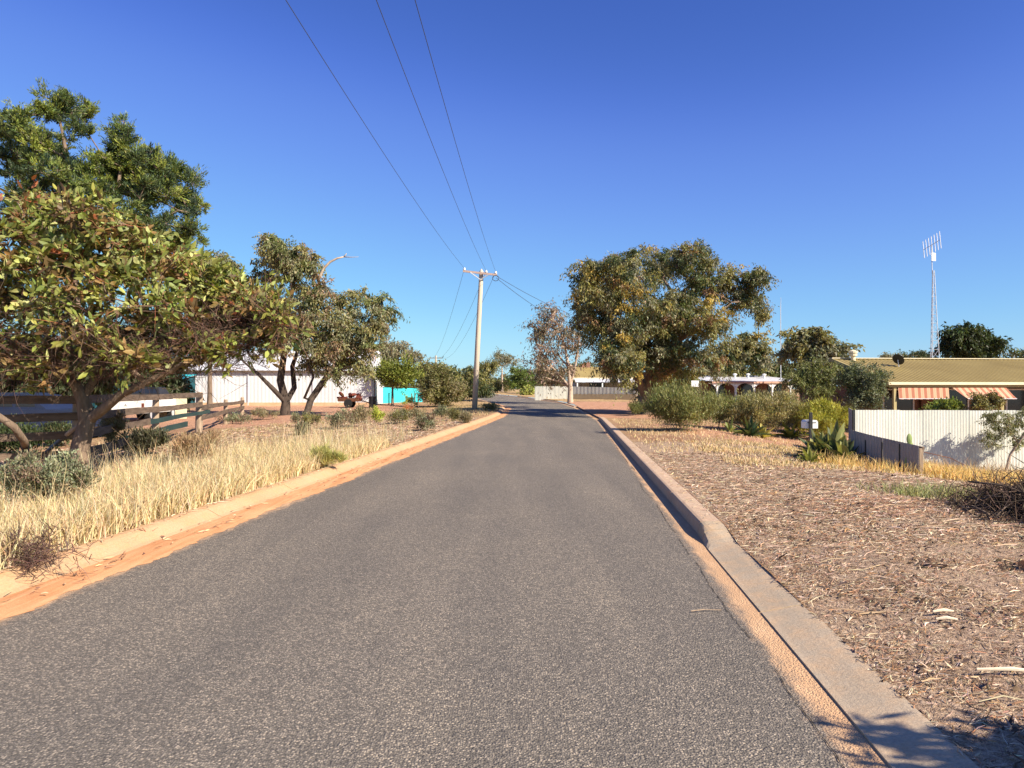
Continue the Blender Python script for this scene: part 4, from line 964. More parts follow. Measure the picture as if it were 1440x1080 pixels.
def farhouse():
    d = 88; x0 = (806-CX)/F*d; z = g(x0, d); rt = root('house', 'far house with an olive yellow roof and brick chimney behind the white topped fence', 'house', (x0, d, z))
    S = d/F; zz = lambda py, dd=d: H-(py-HY)/F*dd-z
    L = 9.0
    MB().box((L/2, 4.3, zz(538)/2), (L-.6, 7.4, zz(538))).build('wall', M_GREYSTEEL, rt)
    r = MB(); r.quad((0, 0, zz(531)), (L, 0, zz(531)), (L-1.5, 4, zz(516, d+4)), (1.2-1.1, 4, zz(516, d+4))); r.quad((L, 8, zz(531)), (0, 8, zz(531)), (.1, 4, zz(516, d+4)), (L-1.5, 4, zz(516, d+4)))
    r.quad((L, 0, zz(531)), (L, 8, zz(531)), (L-1.5, 4, zz(516, d+4)), (L-1.5, 4.01, zz(516, d+4))); r.build('roof', M_OLIVE, rt)
    r = MB(); r.quad((.1, -2.4, zz(537.5, d-2.4)), (L, -2.4, zz(537.5, d-2.4)), (L, -.05, zz(532.5)), (.1, -.05, zz(532.5))); r.build('verandah_roof', M_SHEDROOF, rt)
    MB().box((L/2, -.05, zz(532)-.0), (L, .1, .16)).build('fascia', M_CREAM, rt)
    for x in (.3, 3.2, 6.2): MB().box((x, -2.3, zz(538.5, d-2.3)/2), (.14, .14, zz(538.5, d-2.3))).build('post', M_WHITE, rt)
    MB().box((2.9, .58, 1.2), (1.8, .06, 1.2)).build('window', M_GLASS, rt)
    MB().box((2.2, 4, zz(516, d+4)+.1), (.5, .5, .9)).build('chimney', M_REDBRICK, rt)
    MB().box((1.6, 4, zz(516, d+4)+.05), (.4, .4, .7)).build('chimney', M_REDBRICK, rt)
farhouse()

# ------------------------------------------------------------------ long verandah house (right background)
def bungalow():
    d = 55; a = P(1003, 0, d); x0 = a.x; z = g(a.x+4, d)-.1; rt = root('house', 'long low house with white arched verandah posts behind the hedge row', 'house', (x0, d, z), math.radians(14))
    L = 8.3; E = 2.32 + (H-z-1.6)*0
    E = (H+(547-537.2)/F*d)-z
    MB().box((L/2, 4.5, E/2+.05), (L-.4, 4.6, E+.1)).build('wall', M_REDBRICK, rt)
    r = MB(); n = 30
    for i in range(n):
        xa, xb = -.2+(L+.4)*i/n, -.2+(L+.4)*(i+.93)/n
        r.quad((xa, -.15, E+.06), (xb, -.15, E+.06), (xb, 7, E+.62), (xa, 7, E+.62))
    r.quad((-.2, -.15, E+.05), (L+.2, -.15, E+.05), (L+.2, 7, E+.6), (-.2, 7, E+.6)); r.build('roof', M_SHEDROOF, rt)
    MB().box((L/2, -.12, E-.02), (L+.3, .08, .14)).build('fascia', weathered('salmon_paint', (.42, .24, .18), (.5, .3, .22), 3), rt)
    for i in range(6):
        x = .3+i*1.55; m = MB(); m.box((x, 0, E/2-.05), (.12, .12, E-.1))
        for s in (-1, 1):
            pr = [(x+s*.06, E-.1), (x+s*.75, E-.1)]+[(x+s*(.75-.69*math.sin(t*math.pi/16)), E-.1-.5*(1-math.cos(t*math.pi/16))) for t in range(1, 9)]
            if s < 0: pr = pr[::-1]
            m.prism(pr, -.03, .03)
        m.build('verandah_post', M_WHITE, rt)
    MB().box((L/2, .15, .45), (L, .08, .9)).build('low_wall', M_REDBRICK, rt)
    for x in (1.6, 4.2, 6.6): MB().box((x, 2.17, 1.35), (1.2, .06, 1.3)).build('window', M_GLASS, rt)
    for x, y in ((3.7, 3.2), (5.0, 3.4), (6.2, 3.0)):
        m = MB(); zz = E+.06+(y+.15)/7.15*.56; lathe(m, (x, y, zz), [(0, 0), (.08, 0), (.08, .25), (.16, .27), (.16, .36), (0, .42)], 10); m.build('roof_vent', M_WHITE, rt)
bungalow()

# ------------------------------------------------------------------ olive roofed house
def house():
    d = 30.0; ang = math.radians(6); x0 = (1257-CX)/F*d; z = -.45
    rt = root('house', 'brick house with an olive ribbed roof and striped awnings above the white fence', 'house', (x0, d, z), ang)
    E = H+(547-538.5)/F*d-z; L = 18.0; dep = 8.4; rise = 1.15
    MB().box((L/2, dep/2+1.0, (E-.12)/2), (L-.3, dep-2.6, E-.12)).build('wall', M_REDBRICK, rt)
    MB().box((L/2, .9, .05), (L, 2.2, .1)).build('verandah_floor', M_XOVER, rt)
    r = MB(); n = int((L+.6)/.2)
    for sgn in (0, 1):
        b = len(r.v)
        for i in range(n*4+1):
            x = -.3+(L+.6)*i/(n*4); o = .028*(1 if i % 4 == 0 else 0)
            y0, y1 = (-.1, dep/2) if sgn == 0 else (dep+.1, dep/2)
            r.v += [(x, y0, E+.02+o), (x, y1, E+rise+o)]
        for i in range(n*4): q = b+2*i; r.f.append((q, q+2, q+3, q+1))
    r.build('roof', M_OLIVE, rt)
    MB().beam((-.34, dep/2, E+rise+.03), (L+.3, dep/2, E+rise+.03), .28, .035).build('ridge_cap', M_CREAM, rt)
    m = MB(); m.beam((-.34, -.12, E-.04), (-.34, dep/2, E+rise-.05), .05, .17); m.beam((-.34, dep+.12, E-.04), (-.34, dep/2, E+rise-.05), .05, .17); m.build('barge_board', M_OLIVEPAINT, rt)
    m = MB(); m.v += [(-.02, .2, E-.05), (-.02, dep-.2, E-.05), (-.02, dep/2, E+rise-.1)]; m.f.append((0, 1, 2)); m.build('gable', M_DARK, rt)
    MB().box((L/2-.1, -.15, E-.02), (L+.5, .12, .11)).build('gutter', M_CREAM, rt)
    MB().box((L/2-.1, -.06, E-.09), (L+.3, .04, .18)).build('fascia', M_OLIVEPAINT, rt)
    for x in (.02, 4.72, 9.4, 14.0): MB().box((x, 0, (E-.12)/2), (.12, .12, E-.12)).build('post', M_OLIVEPAINT, rt)
    for x, w, yy in ((1.6, 1.4, 0), (4.4, .95, 0), (7.5, 1.6, 0), (11.5, 1.6, 0)):
        f = MB(); f.box((x, 2.17, 1.35), (w, .05, 1.3)).build('window', M_GLASS, rt)
        fr = MB()
        for dx in (-w/2, w/2): fr.box((x+dx, 2.13, 1.35), (.06, .06, 1.36))
        for dz in (-.68, .68): fr.box((x, 2.13, 1.35+dz), (w, .06, .06))
        fr.build('window_frame', M_WHITE, rt)
    MB().box((3.1, 2.16, 1.05), (.85, .06, 2.05)).build('door', weathered('brown_door', (.12, .06, .04), (.2, .1, .06), 3), rt)
    # awnings: two striped canvas sheets under the eave
    def awning(x0_, x1_, zt, drop, out, skew):
        n = 24; v = []; f = []
        for i in range(n+1):
            t = i/n
            for k in range(4):
                s = k/3; zz = zt-drop*s; yy = -.1-out*s
                if k == 3: zz += .022*math.cos(t*n*math.pi/1.5)
                v.append((x0_+(x1_-x0_)*t+skew*s*(1-t), yy, zz))
        for i in range(n):
            for k in range(3): a = i*4+k; f.append((a, a+4, a+5, a+1))
        m = MB(); m.v = v; m.f = f; o = m.build('awning', M_AWN, rt)
        md = o.modifiers.new('thick', 'SOLIDIFY'); md.thickness = .006
        MB().tube([(x0_+skew, -.1-out, zt-drop+.02), (x1_, -.1-out, zt-drop+.02)], .018, 6).build('rod', M_GALV, o)
    awning(.12, 2.30, E-.20, .46, .05, 0.0)
    awning(2.48, 4.85, E-.20, .46, .55, .25)
    m = MB(); lathe(m, (.55, dep/2-.35, E+rise-.25), [(.10, 0), (.10, .35), (.17, .37), (.17, .47), (.15, .47), (.15, .5), (.2, .5), (.2, .58), (0, .66)], 12); m.build('flue', M_CREAM, rt, smooth=False)
    # dish
    m = MB(); c = Vector((1.9, 2.6, E+1.05)); ax = Vector((.75, .35, .5)).normalized(); u = ax.orthogonal().normalized(); w = ax.cross(u)
    b = 0
    for i in range(5):
        rr = .27*i/4
        for j in range(18): t = 2*math.pi*j/18; m.v.append(tuple(c+(u*math.cos(t)+w*math.sin(t))*rr+ax*(rr*rr*.5)))
    for i in range(4):
        for j in range(18): a = i*18+j; e_ = i*18+(j+1) % 18; m.f.append((a, e_, e_+18, a+18))
    dsh = m.build('satellite_dish', M_DARK, rt); dsh.modifiers.new('t', 'SOLIDIFY').thickness = .01
    MB().tube([c, c+Vector((.05, 0, -.35))], .022, 6).tube([c+u*.3, c+ax*.4], .01, 5).build('bracket', M_GALV, dsh)
    # hanging hose reel shelf and table under the verandah: small dark chair shapes
    MB().box((1.5, 1.3, .75), (1.0, .6, .04)).box((1.1, 1.3, .37), (.05, .5, .74)).box((1.9, 1.3, .37), (.05, .5, .74)).build('verandah_table', M_GREYSTEEL, rt)
house()
shrub('bright green leafy shrub peeping over the white fence under the awnings', 1332, 0, 46, 20, 16, .22, 90, .11, .04, [(.2, .24, .05), (.14, .18, .045)], d=25.5, mode='any')
for (px, d_, top_, w_, lb) in ((1378, 25, 552, 24, 'loose brownish shrub behind the white fence beneath the right awning'), (1394, 26, 548, 26, 'taller olive shrub behind the white fence by the right verandah post')):
    b = Vector(((px-CX)/F*d_, d_, g((px-CX)/F*d_, d_)))
    tree('shrub', lb, 'shrub', b, [simple_trunk(px, 0, d_, (px, 572), .03)[1]], [(px, top_+16, w_/2, 16, 14)], d_, .18, 60, .10, .03, [(.17, .15, .06), (.22, .2, .08)], mode='any', r_tip=.006)
b = Vector(((1332-CX)/F*25.5, 25.5, g((1332-CX)/F*25.5, 25.5)))
tree('shrub', 'bright green rounded shrub under the gap between the awnings', 'shrub', b, [simple_trunk(1332, 0, 25.5, (1332, 580), .03)[1]], [(1332, 572, 20, 6, 12), (1318, 574, 12, 4, 5), (1342, 570, 12, 5, 5)], 25.5, .2, 80, .10, .04, [(.2, .24, .05), (.14, .18, .045)], mode='any', r_tip=.006)

# ------------------------------------------------------------------ white corrugated fence and low grey fence
def fences():
    d0 = 20.6; a = P(1201, 0, d0); b = Vector((22.0, 20.0, 0)); top = lambda p, py: H-(py-HY)/F*p.y
    rt = root('corrugated_fence', 'tall white corrugated iron fence in front of the brick house', 'fence', (a.x, a.y, g(a.x, a.y)))
    zt0 = top(a, 576.5); zt1 = zt0-.02; L = (b-a).length; n = 14
    m = MB(); segs = 20
    for i in range(segs):
        p, q = a.lerp(b, i/segs), a.lerp(b, (i+1)/segs); off = .004*(i % 2)
        corr(m, (p.x, p.y-off), (q.x, q.y-off), (g(p.x, p.y)-.12, zt0+(zt1-zt0)*i/segs+.006*math.sin(i*2.3)), (g(q.x, q.y)-.12, zt0+(zt1-zt0)*(i+1)/segs+.006*math.sin(i*2.3)), .0765, .0026, 6, .004)
    m.build('sheeting', M_WHITESTEEL, rt, world=True, smooth=False)
    m = MB(); corr(m, (a.x, a.y+.02), (a.x+1.22, a.y+3.0), (g(a.x, a.y)-.1, zt0-.02), (g(a.x, a.y+3)-.1, zt0-.02), .0765, .011, 6, .004); m.build('sheeting', M_GREYSTEEL, rt, world=True)  # return sheets in darker steel, standing in for their shaded side
    MB().box((a.x-.02, a.y-.02, (zt0+g(a.x, a.y))/2-.01), (.06, .06, zt0-g(a.x, a.y)+.02)).build('corner_post', M_DARK, rt, world=True)
    # low fence
    p1 = gp(1292, 671); p0 = gp(1196, 655); h1 = (671-627)/F*p1.y; 
    dv = (p0-p1); p0 = p1+dv*1.0
    rt = root('corrugated_fence', 'low grey corrugated iron fence running diagonally beside the agave clump', 'fence', p1)
    m = MB(); segs = 4
    for i in range(segs):
        p, q = p0.lerp(p1, i/segs), p0.lerp(p1, (i+1)/segs); nn = Vector((-.004*(i % 2), 0, 0))
        h0_ = .76+(h1-.76)*i/segs; h1_ = .76+(h1-.76)*(i+1)/segs
        corr(m, (p.x+nn.x, p.y), (q.x+nn.x, q.y+.012), (g(p.x, p.y)-.1, g(p.x, p.y)+h0_), (g(q.x, q.y)-.1, g(q.x, q.y)+h1_), .0765, .009, 6, .004)
    m.build('sheeting', M_GREYSTEEL, rt, world=True)
    for i in (1, 2, 3):
        q = p0.lerp(p1, i/segs); MB().box((q.x-.02, q.y, q.z+h1*.5), (.012, .022, h1*.98)).build('seam', M_DARK, rt, world=True)
    MB().box((p1.x+.06, p1.y+.06, p1.z+h1*.46), (.07, .07, h1*.92)).build('end_post', M_POST, rt, world=True)
    MB().beam(p0+Vector((.06, .05, .68)), p1+Vector((.1, .03, h1-.06)), .05, .07).build('top_rail', M_RAIL, rt, world=True)
    MB().tube([p1+Vector((.1, .05, h1*.8)), p1+Vector((1.3, 1.2, .25)), p1+Vector((2.0, 1.8, .02))], .008, 5).build('stay_wire', M_RUST, rt, world=True)
    # prickly pear behind the end
    c = p1+Vector((-.02, .30, 0)); c.z = g(c.x, c.y); rt = root('prickly_pear', 'green prickly pear pad poking above the end of the low grey fence', 'cactus', c)
    m = MB()
    def pad(cx, cz, rx, rz, th, yo=0):
        b = len(m.v); ns, nr = 14, 4
        for k in range(-nr, nr+1):
            f = math.cos(k/nr*math.pi/2)**.6 if abs(k) < nr else 0.02
            for j in range(ns): t = 2*math.pi*j/ns; m.v.append((cx+rx*f*math.cos(t), yo+th*k/nr, cz+rz*f*math.sin(t)))
        for k in range(2*nr):
            for j in range(ns): a_ = b+k*ns+j; e_ = b+k*ns+(j+1) % ns; m.f.append((a_, e_, e_+ns, a_+ns))
    pad(0, .2, .10, .22, .035); pad(.02, .5, .08, .17, .03, .02); pad(.0, .70, .055, .11, .025); pad(.12, .40, .05, .10, .025, .03)
    m.build('pads', weathered('cactus_skin', (.16, .22, .07), (.24, .3, .1), 5, .6), rt, smooth=True)
fences()

# ------------------------------------------------------------------ agaves
def agave(label, px, py, size, n, pal, name='agave', spread=1.0, group='agaves by the driveway'):
    b = gp(px, py); rt = root(name, label, 'plant', b, 0, group); V = []; Q = []; C = []
    for i in range(n):
        t = i*2.4+rnd.uniform(-.3, .3); el = math.radians(20+65*(i/n)*rnd.uniform(.8, 1.15)); L = size*rnd.uniform(.7, 1.15); w = L*.095*rnd.uniform(.9, 1.3)
        d = Vector((math.cos(t)*math.cos(el)*spread, math.sin(t)*math.cos(el)*spread, math.sin(el))); s = Vector((-math.sin(t), math.cos(t), 0)); up = s.cross(d).normalized()*-1
        st = Vector((math.cos(t), math.sin(t), 0))*.05*size; c0 = rnd.choice(pal); k0 = len(V); rows = 6
        for k in range(rows+1):
            u = k/rows; ww = w*(.75+.9*u-.2*u*u)*(1-u**3)+.002; c = st+d*L*u+Vector((0, 0, -1))*L*.35*u*u*math.cos(el)
            V += [tuple(c-s*ww+up*ww*.5), tuple(c-up*ww*.15), tuple(c+s*ww+up*ww*.5)]
            edge = (min(1, c0[0]*1.15+.05*(k > 4)), c0[1]*1.05, c0[2]); C += [edge, c0, edge]
        for k in range(rows):
            a = k0+3*k; Q += [(a, a+1, a+4, a+3), (a+1, a+2, a+5, a+4)]
    np_obj('leaves', np.array(V), np.array(Q), M_WAXY, rt, col=np.array(C), smooth=True, world=False)
AG = [(.08, .12, .06), (.11, .15, .07), (.15, .19, .08), (.26, .29, .11)]
agave('largest dark agave clump touching the low grey fence', 1175, 651, .88, 54, AG)
agave('agave between the letterbox foot and the low fence', 1152, 647, .74, 40, AG)
agave('small yellow green agave at the left of the clump', 1139, 652, .42, 18, [(.26, .29, .08), (.2, .24, .07)])
agave('agave hidden against the middle of the low grey fence', 1188, 655, .8, 34, AG)
agave('dark spiky agave before the middle of the hedge row', 1055, 614, .85, 26, [(.05, .09, .045), (.08, .12, .05)])
agave('yellow agave right of the dark spiky one', 1073, 616, .6, 22, [(.42, .40, .12), (.33, .33, .1)])
agave('green agave left of the letterbox by the hedge', 1112, 616, .75, 22, [(.12, .18, .05), (.17, .23, .06)])
agave('small green agave right behind the letterbox', 1148, 616, .7, 20, [(.12, .18, .05), (.2, .25, .07)])
agave('lone pale blade agave left of the dark spiky one', 1027, 608, .6, 9, [(.2, .26, .1)])

# letterbox and sign
b = gp(1140, 640); d = b.y; rt = root('letterbox', 'white letterbox fixed on a dark post above the agave clump', 'letterbox', b)
MB().box((b.x, b.y, (P(0, 580, d).z+b.z)/2), (.075, .05, P(0, 580, d).z-b.z)).build('post', M_DARK, rt, world=True)
c = P(1140, 596.5, d+.10); k = d/F
m = MB(); w, h = 17.5*k, 11.5*k; pr = [(-w/2, -h/2), (w/2, -h/2), (w/2, h*.3), (w*.4, h*.5), (-w*.4, h*.5), (-w/2, h*.3)]; m.prism([(c.x+a_, c.z+b_) for a_, b_ in pr], c.y-.06, c.y+.22); bx = m.build('box', M_WHITE, rt, world=True)
MB().box((0, 0, 0), (w*.7, .006, .018)).build('slot', M_DARK, bx)
bpy.data.objects[bx.name].children[0].location = (c.x-b.x+.0, c.y-b.y-.064, c.z-b.z+h*.2)
d = 32; c = P(977.5, 539.5, d); rt = root('sign', 'small blank white sign board on a dark post above the green hedge', 'sign', (c.x, d, g(c.x, d)))
MB().box((c.x, d, c.z), (10.6*d/F, .02, 8.6*d/F)).build('board', M_WHITE, rt, world=True)
MB().box((c.x-.0, d+.04, (c.z+g(c.x, d))/2), (.05, .05, c.z-g(c.x, d))).build('post', M_DARK, rt, world=True)

# ------------------------------------------------------------------ lattice mast
def mast():
    d = 46; b = P(1313, 0, d); z = g(b.x, d); rt = root('antenna_mast', 'tall slender lattice antenna mast with a fan of white antennas behind the house', 'mast', (b.x, d, z)); k = d/F
    zt = H+(547-380)*k; zb = z; leg = []
    m = MB(); n = 16
    for j in range(3):
        t = math.radians(90+120*j+12); pb = Vector((b.x+.42*math.cos(t)+.05, d+.42*math.sin(t), zb)); pt = Vector((b.x-.05*0+.06*math.cos(t), d+.06*math.sin(t), zt)); leg.append((pb, pt)); m.tube([pb, pt], .022, 5)
    for i in range(n):
        for j in range(3):
            a0 = leg[j][0].lerp(leg[j][1], i/n); a1 = leg[(j+1) % 3][0].lerp(leg[(j+1) % 3][1], (i+1)/n); a2 = leg[(j+1) % 3][0].lerp(leg[(j+1) % 3][1], i/n)
            m.tube([a0, a1], .011, 4, False); m.tube([a0, a2], .010, 4, False)
    m.build('lattice', M_GALV, rt, world=True)
    MB().tube([(b.x-.06, d, zt-.2), (b.x-.1, d, H+(547-345)*k)], .028, 6).build('top_pole', M_GALV, rt, world=True)
    el = [(1301, 345, 1299, 337), (1303, 362, 1300, 350), (1305.5, 358, 1302, 334), (1309, 352, 1307.5, 331), (1315, 350, 1310, 327), (1318, 351, 1317.5, 330), (1323, 348, 1322.5, 326)]
    m = MB(); 
    a0, a1 = P(1299.5, 351, d), P(1323, 337, d-.8); m.tube([a0, a1], .018, 5); m.build('boom', M_GALV, rt, world=True)
    for i in range(7):
        q = a0.lerp(a1, i/6); MB().tube([q+Vector((.05, 0, -.52)), q+Vector((-.05, 0, .52))], .02, 5).build('antenna_rod', M_WHITE, rt, world=True)
    q = P(1313.5, 361, d-.1); MB().box(q, (.32, .04, .5), rz=.3, ry=0).build('panel_antenna', M_WHITE, rt, world=True)
    MB().beam(P(1312, 361, d), q, .03, .03).build('bracket', M_GALV, rt, world=True)
mast()
q = P(1098, 418, 60); zb = g(q.x, 60); tag(MB().tube([(q.x, 60, zb), (q.x, 60, q.z-1), (q.x+.03, 60, q.z)], [.04, .03, .012], 6).build('aerial_mast', M_GALV), 'thin bare aerial pole above the long verandah roof', 'mast')
q = P(1427, 490, 90); zb = g(q.x, 90); tag(MB().tube([(q.x, 90, zb), (q.x, 90, q.z)], [.04, .02], 6).build('aerial_mast', M_GALV), 'thin short aerial pole near the far right edge above the roof', 'mast')

# ------------------------------------------------------------------ grass, litter, mulch
def blades(name, label, pts, hgt, wid, cols, lean=.35, wiggle=.25, parent=None, material=M_STRAW, cat='grass'):
    N = len(pts); base = np.array(pts); az = R.uniform(0, 2*np.pi, N); h = hgt*R.uniform(.45, 1.25, N); 
    ld = np.stack([np.cos(az), np.sin(az), np.zeros(N)], 1)*(np.abs(R.normal(0, lean, N))*h)[:, None]
    sd_ = R.uniform(0, 2*np.pi, N); s = np.stack([np.cos(sd_), np.sin(sd_), np.zeros(N)], 1)*(wid*R.uniform(.6, 1.4, N))[:, None]
    up = np.array([0, 0, 1.0])*h[:, None]
    wg = R.normal(0, wiggle*.2, (N, 3))*h[:, None]
    p0 = base; p1 = base+up*.4+ld*.25+wg*.5; p2 = base+up*.75+ld*.62+wg; p3 = base+up*.97+ld*1.15+wg
    V = np.stack([p0-s, p0+s, p1-s*.85, p1+s*.85, p2-s*.55, p2+s*.55, p3-s*.12, p3+s*.12], 1)
    o = np.arange(N)[:, None]*8; Q = np.concatenate([o+np.array([[0, 1, 3, 2]]), o+np.array([[2, 3, 5, 4]]), o+np.array([[4, 5, 7, 6]])])
    C = np.repeat(palette(N, cols, .16), 8, 0)
    o_ = np_obj(name, V.reshape(-1, 3), Q, material, parent, col=C)
    if parent is None: tag(o_, label, cat, kind='stuff')
    return o_
def scatter(n, fx, ylo, yhi, dens=None, pw=1.0):
    y = ylo+(yhi-ylo)*R.uniform(0, 1, n)**pw; lo, hi = fx(y); x = lo+(hi-lo)*R.uniform(0, 1, n)
    if dens is not None: k = R.uniform(0, 1, n) < dens(x, y); x, y = x[k], y[k]
    return np.stack([x, y, G(x, y)-.01], 1)
def clumped(n, fx, ylo, yhi, per, rad, pw=1.0, dens=None):
    c = scatter(n//per, fx, ylo, yhi, dens, pw); p = np.repeat(c, per, 0)+R.normal(0, rad, (len(c)*per, 3)); p[:, 2] = G(p[:, 0], p[:, 1])-.01
    return p
STR = [(.66, .52, .29), (.74, .62, .38), (.56, .43, .24), (.44, .33, .19), (.68, .57, .36), (.50, .45, .30)]
lv = lambda a, b: (lambda y: (XL(y)-KL-b, XL(y)-KL-a))
p = np.concatenate([clumped(56000, lv(.05, 1.9), 4.5, 17.5, 30, .085, 1.15, dens=lambda x, y: .35+.65*(wob(x*4, y*4) > -.05)), clumped(11000, lv(1.7, 3.6), 8, 18, 20, .14, dens=lambda x, y: .35+.5*(np.sin(x*1.7+y*.9) > -.2)), scatter(9000, lv(-.02, .5), 4, 19)])
p = p[(XL(p[:, 1])-KL-p[:, 0]) > -.03]
blades('dry_grass', 'pale straw coloured dry grass along the left kerb', p, .28, .0052, STR, .45, .5)
p = scatter(3500, lv(.1, 3.0), 5, 22); blades('seed_grass', 'tall thin dead grass stalks standing above the straw on the left', p, .62, .003, STR[2:], .35, .6)
p = np.concatenate([clumped(3500, lv(.6, 9), 18, 40, 14, .12, 1.2), scatter(4000, lv(.1, 4), 40, 60)]); blades('verge_grass', 'short dry tufts scattered over the left verge litter', p, .12, .010, [(.5, .38, .22), (.42, .3, .18), (.36, .32, .17)], .6, .5)
rv = lambda a, b: (lambda y: (XR(y)+KR+a, XR(y)+KR+b))
pg = np.concatenate([clumped(5200, lambda y: (7.6+0*y, 11.5+0*y), 13.3, 16.2, 18, .10), clumped(2500, lambda y: (6.3+0*y, 8.4+0*y), 13.6, 15.6, 14, .10)])
blades('dry_grass', 'golden dry grass clumps below the low grey fence', pg, .26, .0055, [(.72, .50, .20), (.80, .60, .28), (.6, .42, .18)], .45, .5)
pg = np.concatenate([scatter(16000, rv(1.4, 7.5), 13.2, 20.5, lambda x, y: .2+.8*(np.sin(x*1.1+y*1.9) > 0)), scatter(9000, rv(.2, 12), 17, 36, pw=1.3)])
blades('verge_grass', 'short golden stubble over the right verge before the driveway', pg, .09, .010, [(.60, .45, .25), (.50, .37, .22), (.66, .52, .32)], .6, .5)
pg = clumped(3500, lambda y: (9.3+0*y, 18+0*y), 15.5, 20, 12, .14); blades('seed_grass', 'thin wispy dead grass before the white fence', pg, .38, .004, [(.5, .36, .24), (.58, .44, .28), (.42, .3, .22)], .6, .7)
pg = clumped(3000, lambda y: (5.3+0*y, 6.3+0*y), 9.5, 10.6, 60, .18)[:900]; blades('green_weed', 'pale green weed patch in the mulch near the brush pile', pg, .14, .006, [(.34, .34, .16), (.27, .29, .13)], .8, .5)

# mulch: twigs, bark strips and chips lying on the ground
def litter(name, label, p, length, wid, cols, tilt=.22, flatness=.4, lift=.012):
    N = len(p); az = R.normal(.25, 1.1, N); el = np.abs(R.normal(0, tilt, N)); L = length*np.exp(R.normal(0, .5, N)); W = wid*np.exp(R.normal(0, .35, N))
    d = np.stack([np.cos(az)*np.cos(el), np.sin(az)*np.cos(el), np.sin(el)], 1); s = np.stack([-np.sin(az), np.cos(az), R.normal(0, .3, N)], 1); n = np.cross(d, s)
    c = p+np.array([0, 0, 1])*(R.uniform(0, lift, N)+.01)[:, None]
    bend = R.normal(0, .10, (N, 1))*L[:, None]*s
    a = c-d*L[:, None]/2; m = c+bend+n*.02*L[:, None]; e = c+d*L[:, None]/2
    w = W[:, None]/2; t = n*w*flatness
    V = np.stack([a-s*w*.6, a+t*.6, a+s*w*.6, m-s*w, m+t*1.6, m+s*w, e-s*w*.4, e+t*.4, e+s*w*.4], 1)
    o = np.arange(N)[:, None]*9; Q = np.concatenate([o+np.array([q]) for q in ([0, 1, 4, 3], [1, 2, 5, 4], [3, 4, 7, 6], [4, 5, 8, 7])])
    C = np.repeat(palette(N, cols, .22), 9, 0)
    return tag(np_obj(name, V.reshape(-1, 3), Q, M_TWIG, col=C), label, 'mulch', kind='stuff')
MUL = [(.49, .37, .25), (.60, .47, .33), (.38, .26, .17), (.26, .175, .115), (.13, .085, .055), (.12, .08, .055), (.60, .48, .34), (.40, .22, .11), (.34, .19, .11)]
near = scatter(150000, rv(.0, 6.8), 2.2, 9.5, lambda x, y: (1-.8*np.exp(-((x-4.3)**2+(y-8.9)**2)/.5))*(.22+.95*ss(wob(x*3, y*3)+wob(x*7+3, y*7)*.7, -.25, .15)), pw=1.3); near2 = scatter(60000, rv(.05, 9), 7, 17, pw=1.0)
litter('mulch', 'fine twig and bark mulch covering the right verge', near, .042, .0052, MUL)
litter('mulch', 'coarser bark mulch farther up the right verge', near2, .075, .0085, MUL, tilt=.12)
p = scatter(800, rv(.1, 7), 2.5, 14, pw=1.2); litter('fallen_twigs', 'longer pale twigs and bark strips strewn across the mulch', p, .15, .0065, [(.5, .38, .25), (.6, .48, .33), (.34, .23, .15)], tilt=.08, flatness=.9, lift=.03)
p = clumped(2600, rv(.2, 6.5), 2.5, 13, 7, .05, 1.2); litter('leaf_litter', 'dark shrivelled leaves gathered in little drifts on the mulch', p, .045, .013, [(.07, .05, .04), (.12, .08, .05), (.16, .10, .065)], tilt=.35, flatness=.9, lift=.02)
p = scatter(26000, lv(.05, 9), 15, 38, pw=1.2); litter('leaf_litter', 'brown leaf litter under the trees on the left verge', p, .12, .018, MUL+[(.5, .38, .24)], tilt=.2)
p = np.concatenate([scatter(900, lv(-.12, -.02), 4, 25), scatter(260, rv(-.17, 0), 8, 20)]); p[:, 2] = ZR(p[:, 1])+.03
k_ = (XL(p[:, 1])-KL-p[:, 0]); 
litter('gutter_litter', 'small dry twigs and leaves caught on the kerbs', np.stack([p[:, 0], p[:, 1], ZR(p[:, 1])+np.where(p[:, 0] < XL(p[:, 1]), .122, .139)], 1), .06, .007, [(.6, .45, .28), (.3, .2, .13), (.68, .55, .36)], tilt=.1)
gl = np.stack([XL(y_:=R.uniform(5, 22, 240))-.42+R.uniform(0, .42, 240)*.9, y_, ZR(y_)+.018], 1)
litter('gutter_litter', 'dry leaf scraps lying in the orange sand of the left gutter', gl, .06, .012, [(.25, .13, .07), (.6, .45, .25), (.16, .09, .06)], tilt=.15)

# brush pile and cut log at the right edge
b = Vector((6.75, 8.3, g(6.75, 8.3))); rt = root('brush_pile', 'dark heap of cut branches and bark at the right edge', 'brush pile', b)
m = MB()
for i in range(330):
    t = rnd.uniform(0, 6.28); r_ = rnd.uniform(0, 1)**.6; c = Vector((b.x+math.cos(t)*r_*1.9, b.y+math.sin(t)*r_*1.0, b.z+.50*(1-r_*r_)*rnd.uniform(.1, 1)+.02)); a = rnd.gauss(.1, 1.0); L = rnd.uniform(.25, .95)
    dv = Vector((math.cos(a), math.sin(a), rnd.uniform(-.35, .35)))*L/2; bend = Vector((rnd.uniform(-.06, .06), rnd.uniform(-.06, .06), rnd.uniform(-.05, .08)))
    rr = rnd.uniform(.005, .017); m.tube([c-dv, c-dv*.3+bend, c+dv*.4+bend*.4, c+dv], [rr, rr*.9, rr*.7, rr*.4], 5)
m.build('branches', weathered('shade_tinted_branch', (.035, .026, .02), (.14, .10, .075), 3, .95), rt, world=True, smooth=True)  # branch tones darkened to carry the heap's shade
